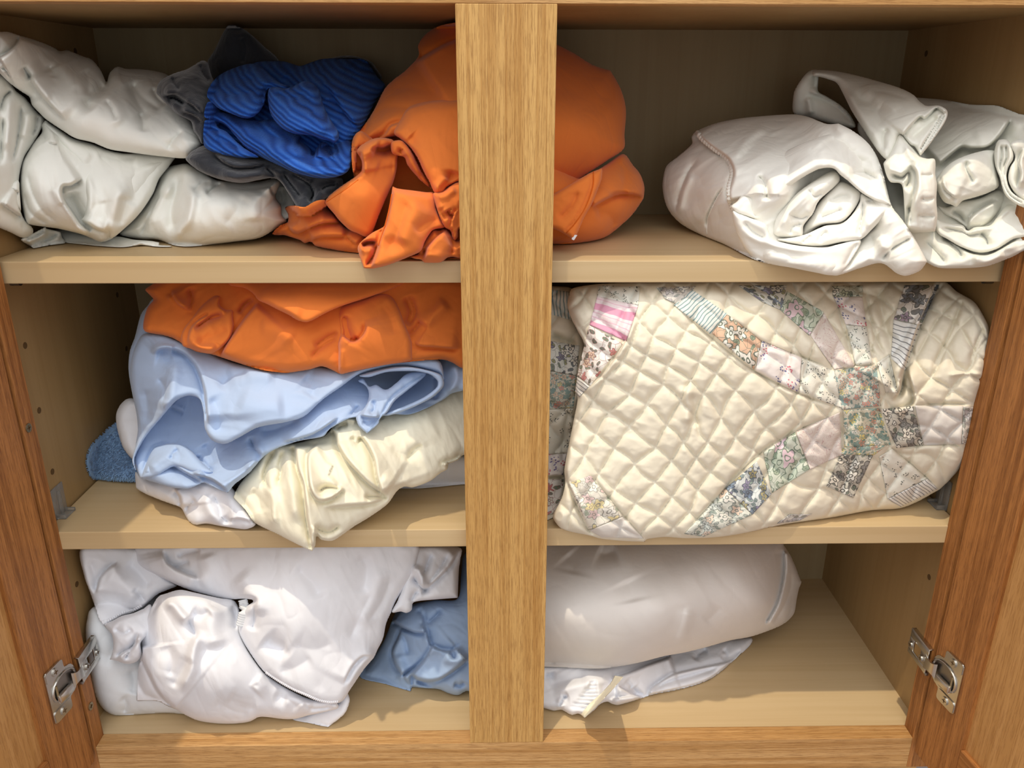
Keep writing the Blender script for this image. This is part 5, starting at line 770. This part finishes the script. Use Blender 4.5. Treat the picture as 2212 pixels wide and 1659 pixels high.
o = thing('bed_sheet', L, M_CREAM, 'off-white sheet in a lumpy bundle on the upper shelf, under the off-white roll', 'sheet', S1T)
# --- off-white sheet rolled on top
L = [Lobe(zA('-60,150* 0,158 100,160 230,200 400,250 540,300 650,350 716,388 800,377 880,405 1000,455 1080,480 1150,545 1210,630 1250,720 1276,768 1310,650 1400,575 1500,600 1660,605 1850,625 2000,670 2150,800 2250,1000 2350,1250 2430,1500 2350,1600 2230,1668 1950,1650 1480,1590 1300,1560 1100,1480 900,1430 750,1340 550,1205 470,1130 380,1030 350,940 250,870 120,775 0,660 -60,600*'),
  ctl=[(0, 75, .08), (60, 90, .13), (120, 105, .18), (250, 146, .2), (380, 190, .2), (430, 300, .12), (380, 338, .11), (200, 305, .10), (80, 240, .10), (10, 165, .065), (200, 220, .12)], T=.055, R=60, seed=11, nz=(.0024, 55, 58, 2.0), step=2.6,
  st=[S('s', zA('800,1240 640,1080 480,900 375,740 340,660'), 30, 9), S('v', zA('270,560 310,640 370,730'), 7, 11), S('s', zA('-20,470 100,400 200,300 235,220'), 30, 14, .08), S('v', zA('1276,770 1200,850 1090,940 1050,1000 1110,1110'), 14, 15), S('v', zA('1000,600 1050,720 1050,930'), 12, 8), S('v', zA('1550,740 1640,1000 1800,1200'), 14, 9), S('v', zC('110,200 230,350 400,470'), 12, 8), S('v', zC('190,470 230,560 230,640'), 9, 5), S('r', zA('1400,640 1300,900 1350,1060 1450,1300'), 16, 6), S('r', zA('640,400 800,640 960,860'), 14, 4), S('v', zA('420,420 560,620 700,820'), 13, 4), S('r', zA('380,560 450,760 620,980'), 10, 4), S('v', zA('560,560 640,640 640,720'), 9, 4), S('v', zA('1250,960 1330,1060 1400,1230'), 10, 5), S('v', zC('560,620 480,700 430,790'), 10, 4), S('s', zA('0,600 60,620 130,720'), 10, 5), S('v', zC('300,260 350,350 430,420'), 9, 5)], **UP_)]
o = thing('bed_sheet', L, M_CREAM, 'thick off-white sheet roll lying on top of the lumpy off-white bundle', 'sheet', .56)
# --- charcoal jersey
L = [
 Lobe(zA('2480,500* 2560,380 2650,200 2700,110* 2720,85 2800,80 2950,150 3150,330 3330,500 3300,700 2900,800 2550,760'), y0=.235, T=.03, R=30, seed=14, st=[S('v', Z0('520,75 530,110 520,140'), 12, 8)], **UP_),
 Lobe(Z0('345,176 372,160 402,150 420,140 436,131 448,135 456,160 470,200 465,260 445,300 437,312 428,296 418,282 412,262 385,248 360,225 346,210 338,200'), ctl=[(350, 190, .12), (440, 140, .15), (440, 280, .095), (400, 200, .11)], T=.03, R=26, seed=15, nz=(.0022, 30, 40, 1.4),
  st=[S('s', Z0('438,250 420,232 395,215 378,204 362,206 344,206'), 16, 9), S('v', Z0('362,212 380,214 400,228'), 6, 12), S('s', Z0('440,270 420,250 390,240'), 12, 6), S('v', Z0('372,165 376,180 390,196'), 7, 6), S('v', Z0('430,135 440,160 455,180'), 7, 6)], **UP_),
 Lobe(zC('585,870 600,830 640,795 730,750 800,760 1100,850 1300,880 1500,960 1650,1000 1880,1020 1890,1090 1830,1150 1700,1240 1590,1305* 1530,1290 1440,1150 1370,1050 1300,1020 1180,1040 1050,1062 880,1035 700,965'), ctl=[(405, 340, .085), (600, 380, .075), (655, 443, .05), (740, 390, .08), (500, 340, .085)], T=.03, R=22, seed=16, nz=(.0026, 28, 20, 1.8), step=2.6,
  st=[S('s', zC('1260,910 1100,935 980,930 880,880 800,800'), 14, 8), S('v', zC('1240,930 1300,980 1330,1030'), 6, 7), S('r', zC('850,960 980,1010 1150,1000 1270,1000'), 12, 5), S('v', zC('1380,960 1450,1060 1560,1200'), 8, 9), S('v', zC('1600,1030 1660,1130 1600,1230'), 10, 9), S('s', zC('1620,1270 1650,1150 1600,1060 1450,980'), 14, 7), S('v', zC('1700,1130 1760,1090 1850,1080'), 8, 9)], **UP_),
 Lobe(Z0('690,132 720,124 745,120 770,122 800,132 815,150 825,170 800,180 740,160 700,150'), y0=.24, T=.015, R=14, seed=17, **UP_)]
o = thing('jersey_cloth', L, M_GREY, 'charcoal grey jersey cloth crumpled behind and beneath the ribbed blue towel', 'cloth', .57)
# --- ribbed blue towel
M_BLUE, nt, b_ = newmat('ribbed_blue_towelling'); tc = N(nt, 'ShaderNodeTexCoord')
at_ = N(nt, 'ShaderNodeAttribute'); at_.attribute_name = 'rib'; nz_ = N(nt, 'ShaderNodeTexNoise', Scale=40.0, Detail=2.0); nt.links.new(tc.outputs['Object'], nz_.inputs['Vector'])
ph = math_(nt, 'ADD', at_.outputs['Fac'], math_(nt, 'MULTIPLY', nz_.outputs[0], .7)); sn = math_(nt, 'SINE', math_(nt, 'MULTIPLY', ph, 6.283)); s01 = math_(nt, 'ADD', math_(nt, 'MULTIPLY', sn, .5), .5)
sn2 = math_(nt, 'ADD', math_(nt, 'MULTIPLY', math_(nt, 'SINE', math_(nt, 'MULTIPLY', ph, 1.5708)), .5), .5)
vo = N(nt, 'ShaderNodeTexVoronoi', Scale=520.0); nt.links.new(tc.outputs['Object'], vo.inputs['Vector'])
r = ramp(nt, [(.0, srgb(20, 48, 112)), (.35, srgb(32, 74, 156)), (1.0, srgb(54, 102, 184))]); nt.links.new(math_(nt, 'ADD', math_(nt, 'MULTIPLY', s01, .75), math_(nt, 'MULTIPLY', sn2, .25)), r.inputs[0]); nt.links.new(r.outputs[0], b_.inputs['Base Color'])
hh = math_(nt, 'ADD', math_(nt, 'MULTIPLY', s01, 1.0), math_(nt, 'MULTIPLY', vo.outputs['Distance'], -.55)); bp = N(nt, 'ShaderNodeBump', Strength=.8, Distance=.0011); nt.links.new(hh, bp.inputs['Height']); nt.links.new(bp.outputs[0], b_.inputs['Normal'])
b_.inputs['Roughness'].default_value = .95; b_.inputs['Specular IOR Level'].default_value = .1; b_.inputs['Sheen Weight'].default_value = .12; b_.inputs['Sheen Tint'].default_value = (.5, .65, 1, 1)
L = [
 Lobe(zD('560,180 650,152 880,148 990,180 1060,195 1250,130 1400,120 1600,122 1700,140 1760,200 1820,300 1900,400 1800,560 1700,760 1640,860 1570,960 1560,1150 1450,1250 1200,1270 1000,1220 800,1120 600,1040 400,1000 200,960 140,800 180,600 300,420 420,270'),
  ctl=[(560, 140, .20), (650, 142, .21), (780, 125, .24), (830, 195, .2), (775, 290, .10), (680, 190, .15), (740, 240, .12), (620, 260, .13), (500, 290, .12), (700, 340, .10), (470, 250, .13)], T=.03, R=36, seed=21, nz=(.0012, 60, 30, 1.5), step=2.4, st=[S('v', zD('1340,500 1420,640 1500,760'), 26, 6), S('s', zD('1640,840 1520,700 1420,560 1340,430 1240,360'), 22, 6), S('v', zD('880,300 960,380 1060,440'), 14, 5), S('v', zD('1500,200 1600,330 1650,500'), 24, 5)], **UP_),
 Lobe(zD('125,490 150,400 230,300 370,225 560,172 680,220 780,310 860,370 950,400 900,430 800,420 740,425 715,470 700,560 640,660 560,712 480,712 400,685 250,622 160,545'), ctl=[(450, 200, .12), (540, 140, .17), (600, 190, .12), (570, 240, .085), (500, 240, .075), (455, 215, .095), (530, 250, .075)], T=.03, R=30, seed=23, nz=(.0014, 40, 20, 2), step=2.4,
  st=[S('v', zD('330,300 480,330 620,330'), 14, 5), S('v', zD('200,420 350,480 520,470 640,440'), 12, 5), S('s', zD('690,600 690,500 710,440 760,420 860,425'), 14, 6)], **UP_),
 Lobe(zD('735,560 730,480 745,420 800,405 900,418 980,400 1080,350 1180,370 1240,440 1290,600 1350,720 1420,830 1440,900 1400,960 1340,940 1260,925 1150,885 1000,872 880,822 800,742 755,660'), ctl=[(580, 200, .10), (660, 178, .12), (690, 230, .095), (725, 290, .06), (640, 280, .055), (590, 250, .075), (600, 225, .085)], T=.03, R=28, seed=24, nz=(.0014, 45, 35, 2), step=2.4,
  st=[S('v', zD('800,440 950,520 1080,470 1140,420'), 14, 7), S('r', zD('860,620 1000,650 1200,750 1360,860'), 26, 5), S('v', zD('1160,480 1120,580 1180,680'), 14, 4)], **UP_),
 Lobe(zD('130,560 210,560 260,640 400,680 600,740 800,730 950,840 1150,890 1330,930 1400,900 1520,900 1562,1000 1565,1150 1530,1240 1450,1290 1300,1315 1150,1300 1000,1260 850,1190 740,1140 640,1090 500,1000 380,860 300,780 200,740 100,700'),
  ctl=[(445, 240, .105), (560, 265, .105), (680, 300, .115), (730, 300, .10), (760, 340, .055), (700, 384, .035), (580, 345, .055), (500, 290, .075), (640, 320, .065), (690, 330, .075)], T=.025, R=26, seed=22, nz=(.0014, 45, 30, 2), step=2.4,
  st=[S('v', zD('1040,890 1120,940 1180,960 1260,955'), 14, 26, .2), S('v', zD('1160,930 1180,1020 1190,1110'), 9, 12), S('s', zD('1185,1130 1200,1040 1240,960 1330,925'), 20, 9), S('v', zD('1290,980 1340,1050 1370,1100'), 8, 7), S('v', zD('1330,960 1400,1020 1420,1080'), 10, 5), S('r', zD('440,780 600,930 800,1020 1000,1040 1150,1130'), 18, 6), S('v', zD('520,760 700,860 900,930 1060,1000'), 12, 6), S('r', zD('600,1060 900,1180 1200,1250 1450,1180'), 22, 5)], **UP_),
 Lobe(zD('85,900 95,780 110,735 200,730 215,760 240,810 320,850 400,930 500,1015 640,1100 560,1108 470,1112 300,1082 160,1042 100,992'), ctl=[(440, 265, .095), (500, 285, .085), (550, 340, .05), (445, 315, .07), (490, 330, .06)], T=.02, R=20, seed=25, nz=(.0014, 30, 30, 2), step=2.4, st=[S('v', zD('120,800 180,830 260,840'), 9, 5), S('v', zD('210,900 330,950 450,1030'), 10, 4)], **UP_)]
V, F, uv = [], [], []
o = cloth_obj('bath_towel', L, M_BLUE)
n = len(o.data.vertices); co = np.empty(n*3, np.float32); o.data.vertices.foreach_get('co', co); co = co.reshape(-1, 3); a = o.data.attributes.new('rib', 'FLOAT', 'POINT')
a.data.foreach_set('value', ((co[:, 2]*.92+co[:, 0]*.42-co[:, 1]*.10)/.0036).astype(np.float32)); base_origin(o, .56)
tag(o, 'bright blue ribbed towel folded in a lump on the charcoal cloth', 'towel')
# --- big orange sheet bundle behind the centre stile
L = [
 Lobe(Z0('770,330 800,300 850,290 900,290 1000,330 1100,330 1100,560 1000,560 900,556 840,560 790,520 790,420'), y0=.105, T=.008, R=30, seed=30, **UP_),
 Lobe(Z0('764,318 760,306 784,274 807,239 830,193 850,172 869,158 895,133 905,118 903,100 912,82 935,62 965,52 1000,48 1060,48 1120,55 1180,85 1240,115 1280,140 1318,152* 1340,190 1352,235 1349,290 1347,322 1310,348 1270,374 1200,416 1100,440 1040,410 1000,330 940,300 890,292 850,296 820,305 795,318 776,322'),
  ctl=[(930, 60, .21), (1100, 60, .21), (1240, 115, .2), (1330, 170, .2), (1340, 320, .16), (1200, 410, .12), (765, 340, .095), (1060, 420, .09), (980, 290, .085), (860, 290, .09), (860, 180, .15), (1100, 250, .09), (1240, 270, .12)], T=.035, R=70, seed=31, nz=(.0016, 80, 30, 1.6),
  st=[S('s', Z0('893,136 925,116 960,96 1000,80'), 60, 16), S('v', Z0('830,195 890,190 960,205'), 22, 4), S('s', Z0('800,312 830,290 845,270 880,262'), 22, 7), S('v', Z0('770,310 800,306 845,302'), 9, 7), S('v', Z0('772,360 785,366 800,362'), 8, 6), S('v', Z0('1180,180 1250,200 1320,240'), 40, 4), S('v', Z0('800,250 840,232 900,236'), 14, 4)], **UP_),
 Lobe(zE('80,870 180,850 300,865 420,800 530,790 560,850 640,950 740,1080 820,1120 900,1120 1000,1180 1010,1380 905,1380 780,1368 660,1352 420,1302 372,1255 300,1272 255,1240 70,1180* -60,1172 20,1075 108,1035 115,950'), ctl=[(615, 450, .12), (700, 440, .11), (770, 540, .065), (640, 520, .105), (600, 500, .12), (690, 490, .08)], T=.03, R=28, seed=32, nz=(.0014, 40, 0, 2),
  st=[S('s', zE('710,1038 500,1050 380,1092 240,1160 160,1140 110,1060'), 30, 10, .1), S('s', zE('760,1195 620,1196 480,1204 380,1245'), 24, 7, .1), S('r', zE('200,1010 380,940 560,940'), 28, 5), S('s', zE('880,1300 800,1220 760,1190'), 12, 5)], **UP_),
 Lobe(zE('885,250 905,205 940,170 1050,108 1150,90 1290,115 1345,210 1340,330 1330,450 1290,600 1200,800 1130,970 1070,1130 1040,1180 980,1200 900,1165 800,1120 700,1030 620,930 520,822* 570,745 700,640 850,540 925,480 942,440 940,360 915,300'),
  ctl=[(775, 325, .055), (850, 310, .07), (700, 438, .045), (800, 500, .045), (789, 511, .045), (856, 370, .07), (790, 420, .035)], T=.016, R=14, seed=33, nz=(.0010, 55, 60, 1.5), step=2.6,
  st=[S('v', zE('1080,220 1140,240 1210,235 1290,190'), 13, 22, .15), S('s', zE('1290,150 1180,200 1100,195 1060,230 1090,290'), 14, 8), S('s', zE('960,500 940,380 930,270 900,230'), 20, 6), S('v', zE('1100,400 1200,430 1330,430'), 20, 4), S('v', zE('560,790 720,680 880,560'), 3, 1.6), S('r', zE('930,300 950,430 860,560'), 10, 3)], **UP_),
 Lobe(Z0('766,292 780,283 800,296 815,310 796,330 790,370 780,388 766,386 760,350 760,310'), ctl=[(764, 300, .075), (810, 310, .085), (775, 385, .07)], T=.016, R=14, seed=41, nz=(.0010, 30, 60, 2), step=2.4, st=[S('v', Z0('770,318 783,322 796,312'), 5, 6), S('v', Z0('764,362 775,368 790,362'), 5, 6)], **UP_),
 Lobe(zE('1270,150 1330,120 1400,130 1500,250 1600,450 1740,690 1700,650 1590,560 1455,400 1420,312 1345,290 1280,262'), y0=.058, T=.012, R=14, seed=34, st=[S('v', zE('1390,210 1370,250 1400,290'), 6, 6), S('r', zE('1420,200 1500,330 1620,520'), 10, 4)], **UP_),
 Lobe(zE('1300,30 1380,-120 1480,-260 1800,-330 2300,-300 2500,100 2500,560 2030,580 1900,640 1850,700 1780,720 1745,690 1700,590 1640,480 1560,310 1480,195 1380,108'), ctl=[(851, 286, .07), (900, 230, .09), (1000, 230, .08), (1060, 380, .05), (940, 413, .035), (900, 340, .05)], T=.025, R=26, seed=35, nz=(.0012, 60, 50, 1.5),
  st=[S('v', zE('1960,440 1930,540 1860,620 1780,690'), 14, 10), S('r', zE('1760,660 1850,610 1900,530'), 10, 6), S('v', zE('1480,60 1520,110 1500,180'), 16, 5), S('r', zE('1330,50 1450,180 1560,330 1660,540'), 9, 4)], **UP_),
 Lobe(zE('1740,720 1780,700 1850,690 1930,630 2030,578 2300,600 2300,1200 2040,1110 2020,1200 1985,1242 1955,1210 1935,1135 1870,1090 1815,980 1770,850'), ctl=[(941, 420, .03), (990, 392, .045), (982, 519, .03), (960, 470, .02), (1030, 450, .04)], T=.02, R=18, seed=36, nz=(.0016, 30, 60, 1.5), step=2.6,
  st=[S('s', zE('1930,1120 1950,1020 1990,920 2040,880'), 14, 9), S('v', zE('1890,900 1930,960 1960,940'), 8, 9), S('v', zE('1800,880 1850,960 1900,1000'), 9, 5), S('s', zE('1980,1230 1960,1100 1970,1000'), 10, 6), S('r', zE('1780,740 1870,720 1990,640'), 12, 5)], **UP_),
 Lobe(zE('1285,632* 1330,655 1400,668 1520,682 1660,700 1745,708 1772,800 1780,900 1815,980 1870,1090 1740,1125 1650,1250 1600,1362 1450,1432 1250,1512 1150,1540 1050,1557 965,1552* 920,1430 895,1330 920,1270 1050,1160 1190,1080 1230,950 1265,780'),
  ctl=[(848, 402, .035), (936, 416, .04), (957, 488, .03), (900, 545, .008), (795, 580, .0), (775, 535, .02), (830, 480, .02), (880, 480, .012)], T=.016, R=20, seed=37, nz=(.0012, 50, 60, 1.6), step=2.4,
  st=[S('s', zE('1040,1540 1075,1440 1110,1330 1150,1200 1190,1080 1250,850 1290,650'), 36, 8, .06), S('v', zE('930,1310 1020,1275 1110,1265'), 9, 14), S('v', zE('960,1540 1010,1500 1080,1400 1120,1270'), 6, 9), S('r', zE('910,1330 990,1340 1060,1350'), 9, 5), S('v', zE('1510,760 1420,900 1360,1100 1200,1400'), 20, 7), S('r', zE('1600,800 1480,1000 1350,1300'), 26, 5), S('s', zE('1110,1260 1000,1250 920,1280'), 9, 6), S('v', zE('1820,1000 1650,1060 1530,1160'), 14, 5)], **UP_),
 Lobe(zE('1480,1420 1600,1395 1570,1400 1620,1300 1690,1180 1740,1120 1800,1130 1880,1112 1950,1180 2000,1240 2100,1220 2200,1400 2040,1442 1960,1425 1900,1435 1830,1485 1740,1492 1640,1490* 1600,1455 1540,1448'), ctl=[(936, 498, .035), (970, 510, .035), (937, 567, .015), (890, 555, .03), (1000, 556, .035)], T=.025, R=22, seed=38, nz=(.0014, 30, 30, 1.5), step=2.6,
  st=[S('s', zE('1640,1480 1645,1400 1665,1330 1760,1220 1890,1115'), 18, 8), S('v', zE('1590,1420 1630,1390 1650,1330'), 6, 8), S('v', zE('1950,1180 1960,1300 1940,1420'), 8, 7)], **UP_),
 Lobe(z3('0,820 250,1000 400,930 505,862 560,920 605,978 628,1050 622,1112* 570,1190 500,1260 400,1332 250,1362 120,1366 -100,1350 -100,1000'), ctl=[(1343, 336, .17), (1391, 420, .16), (1343, 486, .14), (1246, 524, .105), (1150, 520, .1), (1200, 420, .10), (1280, 440, .11)], T=.045, R=50, seed=39, nz=(.0014, 60, 30, 1.5),
  st=[S('s', z3('625,1108 560,1090 490,1090 420,1115 330,1165'), 34, 10, .1), S('v', z3('480,890 520,1000 500,1080'), 12, 5), S('v', z3('540,1080 480,1080 430,1100'), 5, 6), S('v', z3('470,1280 420,1200 350,1190'), 16, 6)], **UP_),
 Lobe(z3('120,1085 250,1010 330,965 392,942* 388,1000 360,1080 330,1150 290,1220 250,1310 228,1342* 160,1300 118,1282 0,1240 0,1140'), ctl=[(1196, 420, .058), (1300, 364, .075), (1237, 517, .055), (1196, 495, .055), (1290, 420, .065)], T=.012, R=12, seed=40, nz=(.0008, 30, 0, 1), step=2.6,
  st=[S('v', z3('330,975 330,1040 290,1140 230,1240 180,1300'), 2.5, 1.6, .02), S('v', z3('260,1060 220,1150 140,1230'), 10, 3)], **UP_)]
o = thing('bed_sheet', L, M_ORANGE, 'big orange sheet bundled behind the centre stile on the upper shelf', 'sheet', S1T)
cord('hem_stitching', [L[-1]], z3('342,960 340,1040 302,1150 240,1250 190,1306'), .0006, cloth('orange_thread', srgb(206, 96, 28)), o, -.0002)
cord('hem_stitching', [L[3]], zE('545,812 640,752 790,650 905,560'), .0005, bpy.data.materials['orange_thread'], o, -.0002)
cord('hem_stitching', [L[7]], zE('1278,720 1250,880 1205,1060 1165,1180 1125,1300'), .0005, bpy.data.materials['orange_thread'], o, -.0002)
Vp = at(np.array([(1237, 507), (1247, 508), (1240, 519), (1235, 517)]), np.full(4, .0500)); Vb = Vp+np.array([0, .0008, 0])
me = mesh_np('care_label', np.vstack([Vp, Vb]), [(0, 1, 2, 3), (7, 6, 5, 4), (0, 4, 5, 1), (1, 5, 6, 2), (2, 6, 7, 3), (3, 7, 4, 0)], False); t_ = link('care_label', me, M_WHITE, o); t_['label'] = 'tiny white label corner'
